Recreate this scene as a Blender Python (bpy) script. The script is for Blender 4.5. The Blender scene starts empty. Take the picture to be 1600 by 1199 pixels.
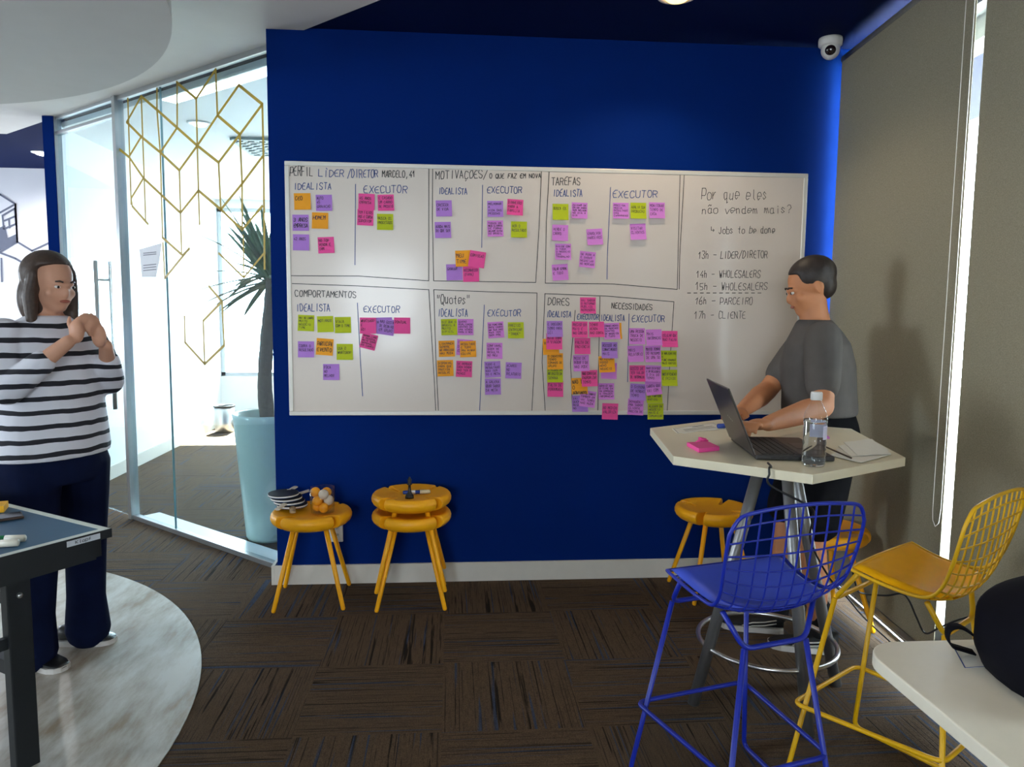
import bpy, bmesh, math, random
from mathutils import Vector, Matrix
random.seed(7)
S = bpy.context.scene
COL = S.collection
# ------------------------------------------------------------------ camera
CF, YAW, PITCH, ROLL = 1161.02, 0.0796, 0.0977, 0.0093
CP = Vector((-0.1295, -3.85, 1.4354))
_fw = Vector((math.sin(YAW)*math.cos(PITCH), math.cos(YAW)*math.cos(PITCH), -math.sin(PITCH)))
_r = Vector((math.cos(YAW), -math.sin(YAW), 0)); _u = _r.cross(_fw)
CR = math.cos(ROLL)*_r + math.sin(ROLL)*_u
CU = -math.sin(ROLL)*_r + math.cos(ROLL)*_u
cd = bpy.data.cameras.new('camera'); cam = bpy.data.objects.new('camera', cd); COL.objects.link(cam)
cd.sensor_width = 36; cd.lens = CF/1600*36; cd.clip_start = 0.05; cd.clip_end = 200
m3 = Matrix((CR, CU, -_fw)).transposed()
cam.matrix_world = Matrix.Translation(CP) @ m3.to_4x4()
S.camera = cam
# ------------------------------------------------------------------ view, world, sun, daylight
S.view_settings.view_transform = 'Standard'; S.view_settings.look = 'None'
S.view_settings.gamma = 1; S.view_settings.exposure = -0.52
S.view_settings.use_curve_mapping = False
W = bpy.data.worlds.new('sky'); S.world = W; W.use_nodes = True
bg = W.node_tree.nodes['Background']; bg.inputs[0].default_value = (0.80, 0.91, 1.0, 1); bg.inputs[1].default_value = 42
def light(name, kind, loc, energy, color, direction=None, size=None, size_y=None, parent=None, spot=None, blend=.6):
    l = bpy.data.lights.new(name, kind); l.energy = energy; l.color = color
    o = bpy.data.objects.new(name, l); COL.objects.link(o); o.location = loc
    if direction is not None:
        o.rotation_euler = Vector(direction).to_track_quat('-Z', 'Y').to_euler()
    if kind == 'AREA':
        l.size = size
        if size_y: l.shape = 'RECTANGLE'; l.size_y = size_y
    elif kind == 'SUN': l.angle = 0.01
    elif kind in ('SPOT', 'POINT'): l.shadow_soft_size = size or .05
    if kind == 'SPOT': l.spot_size = spot; l.spot_blend = blend
    if parent: o.parent = parent
    return o
light('sunlight', 'SUN', (0, 12, 10), 320.0, (1, .97, .9), direction=(-0.03, -0.62, -0.78))
# daylight that falls through the end window of the corridor and the windows behind the camera
DAY = [light('daylight_corridor', 'AREA', (-1.4, 5.72, 1.62), 1, (1, 1, 1), direction=(0, -1, 0), size=3.3, size_y=2.1),
       light('daylight_back', 'AREA', (-1.2, -7.55, 1.5), 1, (1, 1, 1), direction=(0, 1, 0), size=1.2, size_y=1.4),
       light('daylight_side', 'AREA', (-6.65, -2.6, 1.7), 1, (1, 1, 1), direction=(1, 0, 0), size=1.6, size_y=1.2)]
DAY.append(light('daylight_far_left', 'AREA', (-6.65, 3.3, 1.5), 1, (1, 1, 1), direction=(1, 0, 0), size=1.3, size_y=1.0))  # portal for the opening added to light the far-left room
for o in DAY: o.data.cycles.is_portal = True

# ------------------------------------------------------------------ helpers
def ray(x, y): return _fw + CR*((x-800)/CF) - CU*((y-599.5)/CF)
def onY(x, y, Y):
    d = ray(x, y); return CP + d*((Y-CP.y)/d.y)
def onZ(x, y, Z):
    d = ray(x, y); return CP + d*((Z-CP.z)/d.z)
def onPlane(x, y, p0, n):
    d = ray(x, y); return CP + d*((Vector(p0)-CP).dot(n)/d.dot(n))
def lin(h):
    h = h.lstrip('#'); c = [int(h[i:i+2], 16)/255 for i in (0, 2, 4)]
    return tuple(v/12.92 if v <= .04045 else ((v+.055)/1.055)**2.4 for v in c)
MATS = {}
def mat(name, hexc, rough=.5, metal=0., var=.06, scale=30., bump=0., spec=None, coat=0., emit=None, sheen=0.):
    if name in MATS: return MATS[name]
    m = bpy.data.materials.new(name); m.use_nodes = True; nt = m.node_tree; b = nt.nodes['Principled BSDF']
    c = lin(hexc)
    tc = nt.nodes.new('ShaderNodeTexCoord'); nz = nt.nodes.new('ShaderNodeTexNoise'); nz.inputs['Scale'].default_value = scale
    nz.inputs['Detail'].default_value = 4
    nt.links.new(tc.outputs['Object'], nz.inputs['Vector'])
    rp = nt.nodes.new('ShaderNodeValToRGB')
    rp.color_ramp.elements[0].position = .25; rp.color_ramp.elements[1].position = .75
    rp.color_ramp.elements[0].color = tuple(v*(1-var) for v in c)+(1,)
    rp.color_ramp.elements[1].color = tuple(min(1, v*(1+var)) for v in c)+(1,)
    nt.links.new(nz.outputs[0], rp.inputs[0]); nt.links.new(rp.outputs[0], b.inputs['Base Color'])
    b.inputs['Roughness'].default_value = rough; b.inputs['Metallic'].default_value = metal
    if spec is not None: b.inputs['Specular IOR Level'].default_value = spec
    if coat: b.inputs['Coat Weight'].default_value = coat; b.inputs['Coat Roughness'].default_value = .12
    if sheen: b.inputs['Sheen Weight'].default_value = sheen
    if bump:
        bp_ = nt.nodes.new('ShaderNodeBump'); bp_.inputs['Strength'].default_value = bump; bp_.inputs['Distance'].default_value = .002
        nt.links.new(nz.outputs[0], bp_.inputs['Height']); nt.links.new(bp_.outputs[0], b.inputs['Normal'])
    if emit: b.inputs['Emission Color'].default_value = lin(emit[0])+(1,); b.inputs['Emission Strength'].default_value = emit[1]
    MATS[name] = m; return m
def glass_mat(name, tint, ior=1.45, rough=0.0, extra=0.0):
    m = bpy.data.materials.new(name); m.use_nodes = True; nt = m.node_tree
    for n in list(nt.nodes): nt.nodes.remove(n)
    out = nt.nodes.new('ShaderNodeOutputMaterial'); mx = nt.nodes.new('ShaderNodeMixShader')
    lw_ = nt.nodes.new('ShaderNodeLayerWeight'); lw_.inputs['Blend'].default_value = .5
    pw = nt.nodes.new('ShaderNodeMath'); pw.operation = 'POWER'; pw.inputs[1].default_value = 4.5
    f0 = ((ior-1)/(ior+1))**2+extra
    tr = nt.nodes.new('ShaderNodeBsdfTransparent'); tr.inputs[0].default_value = tint+(1,)
    gl = nt.nodes.new('ShaderNodeBsdfGlossy'); gl.inputs['Roughness'].default_value = rough
    ad = nt.nodes.new('ShaderNodeMath'); ad.operation = 'MULTIPLY_ADD'; ad.inputs[1].default_value = .85-f0; ad.inputs[2].default_value = f0
    nt.links.new(lw_.outputs['Facing'], pw.inputs[0]); nt.links.new(pw.outputs[0], ad.inputs[0]); nt.links.new(ad.outputs[0], mx.inputs[0])
    nt.links.new(tr.outputs[0], mx.inputs[1]); nt.links.new(gl.outputs[0], mx.inputs[2]); nt.links.new(mx.outputs[0], out.inputs[0])
    MATS[name] = m; return m

ROOT = {}
class M:
    def __init__(s): s.v = []; s.f = []; s.mi = []; s.sm = []
    def add(s, vs, fs, mi=0, smooth=False):
        o = len(s.v); s.v += [Vector(v) for v in vs]
        for f in fs: s.f.append([o+i for i in f]); s.mi.append(mi); s.sm.append(smooth)
    def box(s, c, d, R=None, mi=0):
        c = Vector(c); x, y, z = (k/2 for k in d)
        vs = [Vector((a*x, b*y, e*z)) for a in (-1, 1) for b in (-1, 1) for e in (-1, 1)]
        if R is not None:
            if not isinstance(R, Matrix): R = Matrix.Rotation(R, 3, 'Z')
            vs = [R @ v for v in vs]
        s.add([c+v for v in vs], [(0, 1, 3, 2), (4, 6, 7, 5), (0, 4, 5, 1), (2, 3, 7, 6), (0, 2, 6, 4), (1, 5, 7, 3)], mi)
        return s
    def rings(s, rs, mi=0, smooth=True, capa=True, capb=True, closed=False):
        n = len(rs[0]); vs = [v for r in rs for v in r]; fs = []
        k = len(rs)
        for i in range(k if closed else k-1):
            j = (i+1) % k
            for q in range(n): fs.append((i*n+q, i*n+(q+1) % n, j*n+(q+1) % n, j*n+q))
        if not closed:
            if capa: fs.append(tuple(range(n))[::-1])
            if capb: fs.append(tuple((k-1)*n+q for q in range(n)))
        s.add(vs, fs, mi, smooth); return s
    def tube(s, pts, r, n=8, closed=False, mi=0, smooth=True):
        pts = [Vector(p) for p in pts]; k = len(pts)
        rr = r if isinstance(r, (list, tuple)) else [r]*k
        T = []
        for i in range(k):
            a = pts[(i-1) % k] if closed or i > 0 else pts[i]; b = pts[(i+1) % k] if closed or i < k-1 else pts[i]
            T.append((b-a).normalized())
        up = Vector((0, 0, 1)) if abs(T[0].z) < .9 else Vector((1, 0, 0))
        N = T[0].cross(up).normalized(); rs = []
        for i in range(k):
            N = (N - T[i]*N.dot(T[i])).normalized(); B = T[i].cross(N)
            rs.append([pts[i]+(N*math.cos(a)+B*math.sin(a))*rr[i] for a in (2*math.pi*q/n for q in range(n))])
        return s.rings(rs, mi, smooth, closed=closed)
    def lathe(s, prof, c=(0, 0, 0), n=32, mi=0, smooth=True, axis='Z'):
        c = Vector(c); rs = []
        for r, z in prof:
            r = max(r, 1e-5)
            rs.append([c+Vector((r*math.cos(a), r*math.sin(a), z)) for a in (2*math.pi*q/n for q in range(n))])
        return s.rings(rs, mi, smooth)
    def ell(s, c, r, R=None, n=16, m=10, mi=0):
        c = Vector(c); rs = []
        for i in range(m+1):
            t = math.pi*(i/m)
            t = min(max(t, .03), math.pi-.03)
            ring = [Vector((r[0]*math.sin(t)*math.cos(a), r[1]*math.sin(t)*math.sin(a), -r[2]*math.cos(t))) for a in (2*math.pi*q/n for q in range(n))]
            if R is not None: ring = [R @ v for v in ring]
            rs.append([c+v for v in ring])
        return s.rings(rs, mi, True)
    def prism(s, poly, z0, z1, mi=0):
        n = len(poly)
        vs = [Vector((p[0], p[1], z0)) for p in poly]+[Vector((p[0], p[1], z1)) for p in poly]
        fs = [tuple(range(n))[::-1], tuple(range(n, 2*n))]+[(i, (i+1) % n, n+(i+1) % n, n+i) for i in range(n)]
        s.add(vs, fs, mi); return s
    def strip(s, pl, w, nrm, mi=0, off=0.):
        """flat ribbon along a 3D polyline lying in a plane with normal nrm"""
        nrm = Vector(nrm).normalized()
        pl = [Vector(p)+nrm*off for p in pl]
        for a, b in zip(pl, pl[1:]):
            d = b-a
            if d.length < 1e-6: continue
            d.normalize(); q = nrm.cross(d)*(w/2); e = d*(w*.35)
            s.add([a-e-q, b+e-q, b+e+q, a-e+q], [(0, 1, 2, 3)], mi)
        return s
    def build(s, name, mats, parent=None, world=False, bevel=0., subd=0, fixn=True):
        me = bpy.data.meshes.new(name)
        vs = s.v
        if world and parent is not None:
            inv = ROOT[parent.name].inverted(); vs = [inv @ v for v in vs]
        me.from_pydata([tuple(v) for v in vs], [], s.f)
        if not isinstance(mats, (list, tuple)): mats = [mats]
        for m in mats: me.materials.append(m)
        for p, mi, sm in zip(me.polygons, s.mi, s.sm): p.material_index = mi; p.use_smooth = sm
        if fixn:
            bm = bmesh.new(); bm.from_mesh(me); bmesh.ops.recalc_face_normals(bm, faces=bm.faces); bm.to_mesh(me); bm.free()
        o = bpy.data.objects.new(name, me); COL.objects.link(o)
        if parent is not None: o.parent = parent; ROOT[o.name] = ROOT[parent.name]
        else: ROOT[o.name] = Matrix.Identity(4)
        if bevel:
            b = o.modifiers.new('bevel', 'BEVEL'); b.width = bevel; b.segments = 2; b.limit_method = 'ANGLE'
        if subd:
            b = o.modifiers.new('subd', 'SUBSURF'); b.levels = subd; b.render_levels = subd
        return o
def tag(o, label, cat, group=None):
    o['label'] = label; o['category'] = cat
    if group: o['group'] = group
    return o
def thing(name, label, cat, loc=(0, 0, 0), rz=0., group=None):
    o = bpy.data.objects.new(name, None); COL.objects.link(o); o.empty_display_size = .05
    o.location = loc; o.rotation_euler = (0, 0, rz)
    ROOT[o.name] = Matrix.Translation(Vector(loc)) @ Matrix.Rotation(rz, 4, 'Z')
    return tag(o, label, cat, group)
def struct(o): o['kind'] = 'structure'; return o
def dup(root, loc, rz, label, group=None):
    r = root.copy(); COL.objects.link(r); r.location = loc; r.rotation_euler = (0, 0, rz); r['label'] = label
    ROOT[r.name] = Matrix.Translation(Vector(loc)) @ Matrix.Rotation(rz, 4, 'Z')
    for ch in list(root.children):
        c = ch.copy(); COL.objects.link(c); c.parent = r
        for g in list(ch.children):
            d = g.copy(); COL.objects.link(d); d.parent = c
    return r
def catmull(P, n=8):
    P = [Vector(p) for p in P]; out = []
    for i in range(len(P)-1):
        p0 = P[max(i-1, 0)]; p1 = P[i]; p2 = P[i+1]; p3 = P[min(i+2, len(P)-1)]
        for k in range(n):
            t = k/n
            out.append(.5*((2*p1)+(p2-p0)*t+(2*p0-5*p1+4*p2-p3)*t*t+(3*p1-p0-3*p2+p3)*t**3))
    return out+[P[-1]]
def fillet(P, r, n=5):
    P = [Vector(p) for p in P]; out = [P[0]]
    for a, b, c in zip(P, P[1:], P[2:]):
        u = (a-b); v = (c-b); q = min(r, u.length*.45, v.length*.45)
        s0 = b+u.normalized()*q; s1 = b+v.normalized()*q
        for k in range(n+1):
            t = k/n; out.append(s0*(1-t)**2+b*2*t*(1-t)+s1*t*t)
    return out+[P[-1]]

# ------------------------------------------------------------------ hand lettering: single-stroke alphabet (x 0-4, y 0-9; baseline 2, capitals to 8)
G = {
'A': '02 28 42;14 34', 'B': '02 08 38 47 36 05;35 44 33 22 02', 'C': '47 38 18 06 04 12 32 43', 'D': '02 08 28 46 44 22 02',
'E': '48 28 06 04 12 42;05 35', 'F': '02 08 48;05 35', 'G': '47 28 06 04 12 32 44 24', 'H': '02 08;42 48;05 45', 'I': '22 28',
'J': '38 33 22 12 03', 'K': '02 08;47 05 42', 'L': '08 02 42', 'M': '02 08 25 48 42', 'N': '02 08 42 48', 'O': '18 06 04 12 32 44 46 38 18',
'P': '02 08 38 47 45 34 04', 'Q': '18 06 04 12 32 44 46 38 18;23 41', 'R': '02 08 38 47 46 35 05;25 42', 'S': '47 38 18 07 06 44 43 32 12 03',
'T': '08 48;28 22', 'U': '08 03 12 32 43 48', 'V': '08 22 48', 'W': '08 12 26 32 48', 'X': '08 42;02 48', 'Y': '08 25 48;25 22', 'Z': '08 48 02 42',
'a': '36 16 05 03 12 32 36;33 42', 'b': '08 02 32 43 45 36 06', 'c': '35 26 16 05 03 12 33', 'd': '36 16 05 03 12 32;38 32 42', 'e': '04 44 45 36 16 05 03 12 33',
'f': '38 28 17 12;05 35', 'g': '36 16 05 03 12 33;36 31 20 01', 'h': '08 02;05 26 35 32', 'i': '26 22;27 28', 'j': '26 21 10;27 28', 'k': '08 02;36 04 32',
'l': '28 23 32', 'm': '02 06;05 16 22;25 36 42', 'n': '06 02;05 26 35 32', 'o': '16 05 03 12 32 43 45 36 16', 'p': '00 06 36 45 43 32 03', 'q': '36 16 05 03 12 33;36 30 41',
'r': '06 02;04 26 36', 's': '35 16 05 33 12 03', 't': '28 23 32;06 36', 'u': '06 03 12 33;36 32', 'v': '06 22 46', 'w': '06 12 25 32 46', 'x': '06 32;02 36', 'y': '06 22 46;22 00', 'z': '06 36 02 32',
'0': '18 06 04 12 32 44 46 38 18', '1': '06 28 22', '2': '07 18 38 46 02 42', '3': '08 38 46 25 44 32 12 03', '4': '38 04 44;35 32', '5': '48 08 05 35 43 32 02', '6': '38 05 03 12 32 43 35 04',
'7': '08 48 12', '8': '25 07 18 38 47 25 03 12 32 43 25', '9': '45 14 06 28 47 42', '/': '01 49', '-': '05 45', ',': '22 10', '?': '07 18 38 46 24;22 23', '.': '22 23', '"': '18 16;38 36', '(': '39 15 31', ')': '19 35 11',
'>': '08 05 45;36 45 34', '%': '02 48', "'": '28 27', ':': '24 25;22 23', '!': '28 24;22 23'}
ACC = {'Í': ('I', '39 2a'), 'Ç': ('C', '21 10'), 'Õ': ('O', '09 1a 39 4a'), 'ã': ('a', '08 19 28 39'), 'É': ('E', '29 3a'), 'á': ('a', '28 39'), 'Ã': ('A', '09 1a 39 4a'), 'Ê': ('E', '19 2a 39'), 'Ó': ('O', '29 3a')}
def glyph(ch):
    s = G.get(ch)
    if ch in ACC: s = G[ACC[ch][0]]+';'+ACC[ch][1]
    if not s: return []
    return [[(int(p[0], 16), int(p[1], 16)-2) for p in st.split()] for st in s.split(';')]
def letters(text, w, h, rnd, jit=.25):
    """polylines (x to the right, y up from the baseline) of a handwritten line w wide and capitals h tall"""
    out = []; n = len(text); adv = w/max(n, 1); sx = adv*.72/4; sy = h/6
    for i, ch in enumerate(text):
        ox = i*adv; oy = rnd.uniform(-.3, .3)*sy; k = rnd.uniform(.9, 1.08); sl = rnd.uniform(-.03, .10)
        for st in glyph(ch):
            out.append([(ox+(x+rnd.uniform(-jit, jit))*sx+y*sy*sl, oy+(y+rnd.uniform(-jit, jit)*.7)*sy*k) for x, y in st])
    return out
# ------------------------------------------------------------------ surfaces of the room
def carpet_mat():
    m = bpy.data.materials.new('carpet_tiles'); m.use_nodes = True; nt = m.node_tree; b = nt.nodes['Principled BSDF']
    N = nt.nodes.new; Lk = nt.links.new
    def mth(op, a, b_=None):
        n = N('ShaderNodeMath'); n.operation = op
        for i, v in enumerate((a, b_)):
            if v is None: continue
            if isinstance(v, (int, float)): n.inputs[i].default_value = v
            else: Lk(v, n.inputs[i])
        return n.outputs[0]
    tc = N('ShaderNodeTexCoord'); sp = N('ShaderNodeSeparateXYZ'); Lk(tc.outputs['Object'], sp.inputs[0])
    x = mth('DIVIDE', mth('ADD', sp.outputs[0], 0.1664), .5); y = mth('DIVIDE', mth('ADD', sp.outputs[1], 0.4313), .5)
    fx = mth('FLOOR', x); fy = mth('FLOOR', y)
    par = mth('ABSOLUTE', mth('MODULO', mth('ADD', fx, fy), 2))        # 0: ribs run away from the camera
    def mixf(a, c):
        n = N('ShaderNodeMix'); n.data_type = 'FLOAT'; Lk(par, n.inputs[0]); Lk(a, n.inputs[2]); Lk(c, n.inputs[3]); return n.outputs[0]
    s = mixf(x, y); t = mixf(y, x)
    cid = mth('ADD', mth('MULTIPLY', fx, 7.31), mth('MULTIPLY', fy, 3.77))
    def tex(sx, st, det, thr=None):
        c = N('ShaderNodeCombineXYZ'); Lk(mth('MULTIPLY', s, sx), c.inputs[0]); Lk(mth('MULTIPLY', t, st), c.inputs[1]); Lk(cid, c.inputs[2])
        n = N('ShaderNodeTexNoise'); n.inputs['Scale'].default_value = 1; n.inputs['Detail'].default_value = det; n.inputs['Roughness'].default_value = .6
        Lk(c.outputs[0], n.inputs['Vector']); return n.outputs[0]
    lines = tex(30, .10, 0); brk = tex(44, 2.2, 1); fine = tex(70, 9, 2); grain = tex(150, 120, 3); tint = tex(40, .9, 0)
    d1 = mth('ADD', mth('ABSOLUTE', mth('SUBTRACT', lines, .5)), mth('MULTIPLY', mth('MAXIMUM', mth('SUBTRACT', .52, brk), 0), .35))
    r1 = N('ShaderNodeValToRGB'); Lk(d1, r1.inputs[0]); e = r1.color_ramp.elements
    e[0].position = .010; e[0].color = (.16, .16, .16, 1); e[1].position = .044; e[1].color = (1, 1, 1, 1)
    r2 = N('ShaderNodeValToRGB'); Lk(tint, r2.inputs[0]); e = r2.color_ramp.elements
    e[0].position = .66; e[0].color = lin('#5c4a38')+(1,); e[1].position = .74; e[1].color = lin('#3d465a')+(1,)
    k = mth('ADD', mth('MULTIPLY', fine, .6), mth('MULTIPLY', mth('POWER', grain, 1.6), 1.6))
    k = mth('MULTIPLY', k, r1.outputs[0])
    mx = N('ShaderNodeMix'); mx.data_type = 'RGBA'; mx.blend_type = 'MULTIPLY'; mx.inputs[0].default_value = 1
    cc = N('ShaderNodeCombineXYZ')
    for i in range(3): Lk(k, cc.inputs[i])
    Lk(r2.outputs[0], mx.inputs[6]); Lk(cc.outputs[0], mx.inputs[7]); Lk(mx.outputs[2], b.inputs['Base Color'])
    b.inputs['Roughness'].default_value = .95; b.inputs['Specular IOR Level'].default_value = .15
    bp_ = N('ShaderNodeBump'); bp_.inputs['Strength'].default_value = .5; bp_.inputs['Distance'].default_value = .003
    Lk(k, bp_.inputs['Height']); Lk(bp_.outputs[0], b.inputs['Normal'])
    return m
def wood_mat():
    m = bpy.data.materials.new('pale_vinyl_wood'); m.use_nodes = True; nt = m.node_tree; b = nt.nodes['Principled BSDF']
    N = nt.nodes.new; Lk = nt.links.new
    tc = N('ShaderNodeTexCoord'); mp = N('ShaderNodeMapping'); mp.inputs['Rotation'].default_value = (0, 0, 0); mp.inputs['Scale'].default_value = (6, 1.7, 1)
    Lk(tc.outputs['Object'], mp.inputs[0])
    n1 = N('ShaderNodeTexNoise'); n1.inputs['Scale'].default_value = 1.6; n1.inputs['Detail'].default_value = 8; n1.inputs['Roughness'].default_value = .65; Lk(mp.outputs[0], n1.inputs['Vector'])
    r = N('ShaderNodeValToRGB'); Lk(n1.outputs[0], r.inputs[0]); e = r.color_ramp.elements
    e[0].position = .32; e[0].color = lin('#8a765c')+(1,); e[1].position = .6; e[1].color = lin('#bdb9b0')+(1,)
    Lk(r.outputs[0], b.inputs['Base Color']); b.inputs['Roughness'].default_value = .42
    return m
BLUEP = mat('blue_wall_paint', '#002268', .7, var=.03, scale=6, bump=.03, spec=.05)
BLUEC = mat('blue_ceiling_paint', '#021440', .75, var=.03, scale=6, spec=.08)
WHITEP = mat('white_paint', '#e6e6e6', .7, var=.02, scale=6, bump=.03)
WHITEC = mat('white_ceiling_paint', '#dcdad6', .8, var=.02, scale=8, bump=.04)
SKIRT = mat('white_skirting', '#d3cdc2', .45, var=.02)
ALU = mat('aluminium', '#b9bdc0', .35, .9, var=.03)
CARPET = carpet_mat(); VINYL = wood_mat()
GLASS = glass_mat('clear_green_glass', (.87, .95, .98), 1.5, 0, .02)
WGLASS = glass_mat('window_glass', (.95, .98, .98), 1.45)
BLACK = mat('black_plastic', '#0d0d0f', .45, var=.05)
CHROME = mat('brushed_steel', '#c9c9c8', .28, 1., var=.05)
INKK = mat('black_marker_ink', '#2b2a2c', .6, var=.02)
INKB = mat('blue_marker_ink', '#23458c', .6, var=.02)
INKN = mat('pen_ink', '#3a2a4c', .6, var=.02)

# floor, inlay
struct(M().box((-2.2, -.9, -.05), (8.7, 14.4, .1)).build('floor', CARPET))
poly = [(-3.048+2.0*math.cos(a), -1.485+2.0*math.sin(a)) for a in (2*math.pi*i/128 for i in range(128))]
struct(M().prism(poly, -.01, .004).build('floor_inlay', VINYL))
struct(M().box((7.2, -.9, -.12), (10, 30, .04)).build('ground', mat('pale_concrete', '#b9b7b0', .9)))
struct(M().box((-2, 12, -.12), (14, 12.6, .04)).build('ground_rear', mat('pale_concrete', '#b9b7b0', .9)))
# blue wall with its skirting
struct(M().box((.51, .06, 1.4), (3.10, .12, 2.8)).build('wall_back', BLUEP))
b_ = M(); b_.box((.435, -.0075, .0512), (2.98, .015, .1024)); b_.box((-1.062, .05, .0512), (.016, .13, .1024))
struct(b_.build('baseboard_back', SKIRT, bevel=.002))
# right wall: slanted a few degrees, windows with blinds
WB = Vector((1.862, 0, 0)); WD = Vector((-.0946, -.9955, 0)); WO = Vector((.9955, -.0946, 0))
def wp(s, d, z): return WB + WD*s + WO*d + Vector((0, 0, z))
RW = Matrix((WO, -WD, Vector((0, 0, 1)))).transposed()
def wbox(m, s0, s1, d0, d1, z0, z1, mi=0): m.box(wp((s0+s1)/2, (d0+d1)/2, (z0+z1)/2), (abs(d1-d0), abs(s1-s0), z1-z0), RW, mi)
m = M(); wbox(m, -.3, 7.6, .33, .45, 2.62, 2.95); wbox(m, -.3, 7.6, .33, .45, -.05, .02); wbox(m, 4.7, 7.6, .33, .45, .0, 2.8)
struct(m.build('wall_right', WHITEP))
m = M()
for s in (-.12, .905, 2.56, 4.6): wbox(m, s-.022, s+.022, .22, .30, 0, 2.8)
wbox(m, -.15, 4.63, .22, .30, .02, .06); wbox(m, -.15, 4.63, .22, .30, 2.70, 2.8)
w1 = struct(m.build('window_1', ALU))
m = M(); wbox(m, -.15, 4.63, .256, .264, .06, 2.7)
m.build('pane', WGLASS, w1)
m = M(); wbox(m, -.1, 6.0, .048, .056, 0, .012); wbox(m, -.1, 6, .080, .087, 0, .012)
struct(m.build('trim_1', ALU))
m = M(); wbox(m, -.15, 6.0, .195, .22, 0, .085)
struct(m.build('trim_2', BLACK))
m = M(); wbox(m, -.1, 6.0, .125, .178, 0, .010)
struct(m.build('trim_5', mat('white_sill', '#f2f4f4', .4, var=.01)))
# ceilings
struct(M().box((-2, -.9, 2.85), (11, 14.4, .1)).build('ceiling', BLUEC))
gl = lambda X: .17-.962*(X+1.09) if X > -1.09 else .17-.868*(X+1.09)
poly = [(-3.65, 2.487), (-2.299, 1.30), (-1.10, .235), (-.373, -.475), (1.0, -1.8), (1.0, -7.4), (-6.6, -7.4), (-6.6, 2.487)]
struct(M().prism(poly, 2.79, 2.82).build('ceiling_white', WHITEC))
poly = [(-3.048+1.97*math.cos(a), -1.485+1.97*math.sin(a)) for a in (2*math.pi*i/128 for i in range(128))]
struct(M().prism(poly, 2.50, 2.80).build('ceiling_drum', mat('drum_paint', '#c2c0bc', .8, var=.02, scale=8, bump=.04)))  # greyer than the ceiling: shade on the drum put into its colour
# corridor beyond the glass
CW = mat('corridor_white', '#eef1f3', .6, var=.02, scale=5)
struct(M().box((-3.02, 3.78, 1.4), (.07, 3.76, 2.8)).build('wall_corridor', CW))
struct(M().box((-3.02, 1.885, 1.4), (.075, .05, 2.79)).build('trim_3', BLUEP))
struct(M().box((-2.978, 3.8, .055), (.014, 3.7, .11)).build('baseboard_corridor', SKIRT))
m = M(); m.box((-1.4, 5.6, .3), (3.4, .12, .6)); m.box((-1.4, 5.6, 2.72), (3.4, .12, .16))
struct(m.build('wall_end', CW))
struct(M().box((-1.4, 5.532, .055), (3.2, .016, .11)).build('baseboard_end', SKIRT))
m = M()
for X in (-2.96, -.85, .2): m.box((X, 5.6, 1.62), (.05, .08, 2.04))
for z in (.62, 2.62): m.box((-1.4, 5.6, z), (3.3, .08, .05))
w2 = struct(m.build('window_2', ALU)); M().box((-1.4, 5.6, 1.62), (3.2, .01, 2.0)).build('pane', WGLASS, w2)
struct(M().box((.28, 2.86, 1.4), (.12, 5.48, 2.8)).build('wall_corridor_right', CW))
poly = [(-3.0, 2.0), (-2.30, 1.40), (-1.1, .35), (-1.0, .13), (.25, .13), (.25, 5.55), (-3.0, 5.55)]
struct(M().prism(poly, 2.74, 2.775).build('ceiling_corridor', CW))
# the room to the far left, with its pale wall
struct(M().box((-4.85, 4.11, 1.4), (3.6, .1, 2.8)).build('wall_far_left', mat('lilac_white_paint', '#d5d6de', .7, var=.02, scale=5)))
m = M(); m.box((-6.55, .65, 1.4), (.1, 3.9, 2.8)); m.box((-6.55, 4.15, 1.4), (.1, .4, 2.8)); m.box((-6.55, 3.275, .5), (.1, 1.35, 1.0)); m.box((-6.55, 3.275, 2.4), (.1, 1.35, .8))  # opening added so sky light brightens the far-left wall and ceiling
struct(m.build('wall_left_back', WHITEP))
m = M(); m.box((-6.55, -2.6, .55), (.1, 1.6, 1.1)); m.box((-6.55, -2.6, 2.55), (.1, 1.6, .5)); m.box((-6.55, -5.45, 1.4), (.1, 4.1, 2.8)); m.box((-6.55, -1.55, 1.4), (.1, .5, 2.8))
struct(m.build('wall_left', WHITEP))
# wall behind the camera, with windows
m = M(); m.box((-1.2, -7.45, .4), (1.2, .1, .8)); m.box((-1.2, -7.45, 2.5), (1.2, .1, .6)); m.box((-4.2, -7.45, 1.4), (4.8, .1, 2.8)); m.box((.65, -7.45, 1.4), (2.5, .1, 2.8))
struct(m.build('wall_front', WHITEP))
m = M()
for X in (-1.77, -1.2, -.63): m.box((X, -7.45, 1.5), (.06, .08, 1.4))
m.box((-1.2, -7.45, 1.3), (1.14, .06, .05))
struct(m.build('window_3', ALU))
# ------------------------------------------------------------------ glass partition
GP = Vector((-1.138, .28, 0)); GE = Vector((-2.299, 1.3, 0)); GD = (GE-GP).normalized(); GN = Vector((-GD.y, GD.x, 0))
if GN.y > 0: GN = -GN                      # towards the camera
RG = Matrix((GD, -GN, Vector((0, 0, 1)))).transposed()
def gp(s, d, z): return GP+GD*s+GN*d+Vector((0, 0, z))
def gbox(m, s0, s1, d0, d1, z0, z1, mi=0): m.box(gp((s0+s1)/2, (d0+d1)/2, (z0+z1)/2), (abs(s1-s0), abs(d1-d0), z1-z0), RG, mi)
SP = (GE-GP).length                         # place of the post along the partition
m = M(); gbox(m, -.14, SP, -.005, .005, .03, 2.76)
win = struct(m.build('window_4', GLASS))
m = M()
gbox(m, SP-.02, SP+.02, -.03, .03, 0, 2.79); gbox(m, -.17, -.145, -.025, .025, 0, 2.79)
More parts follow.
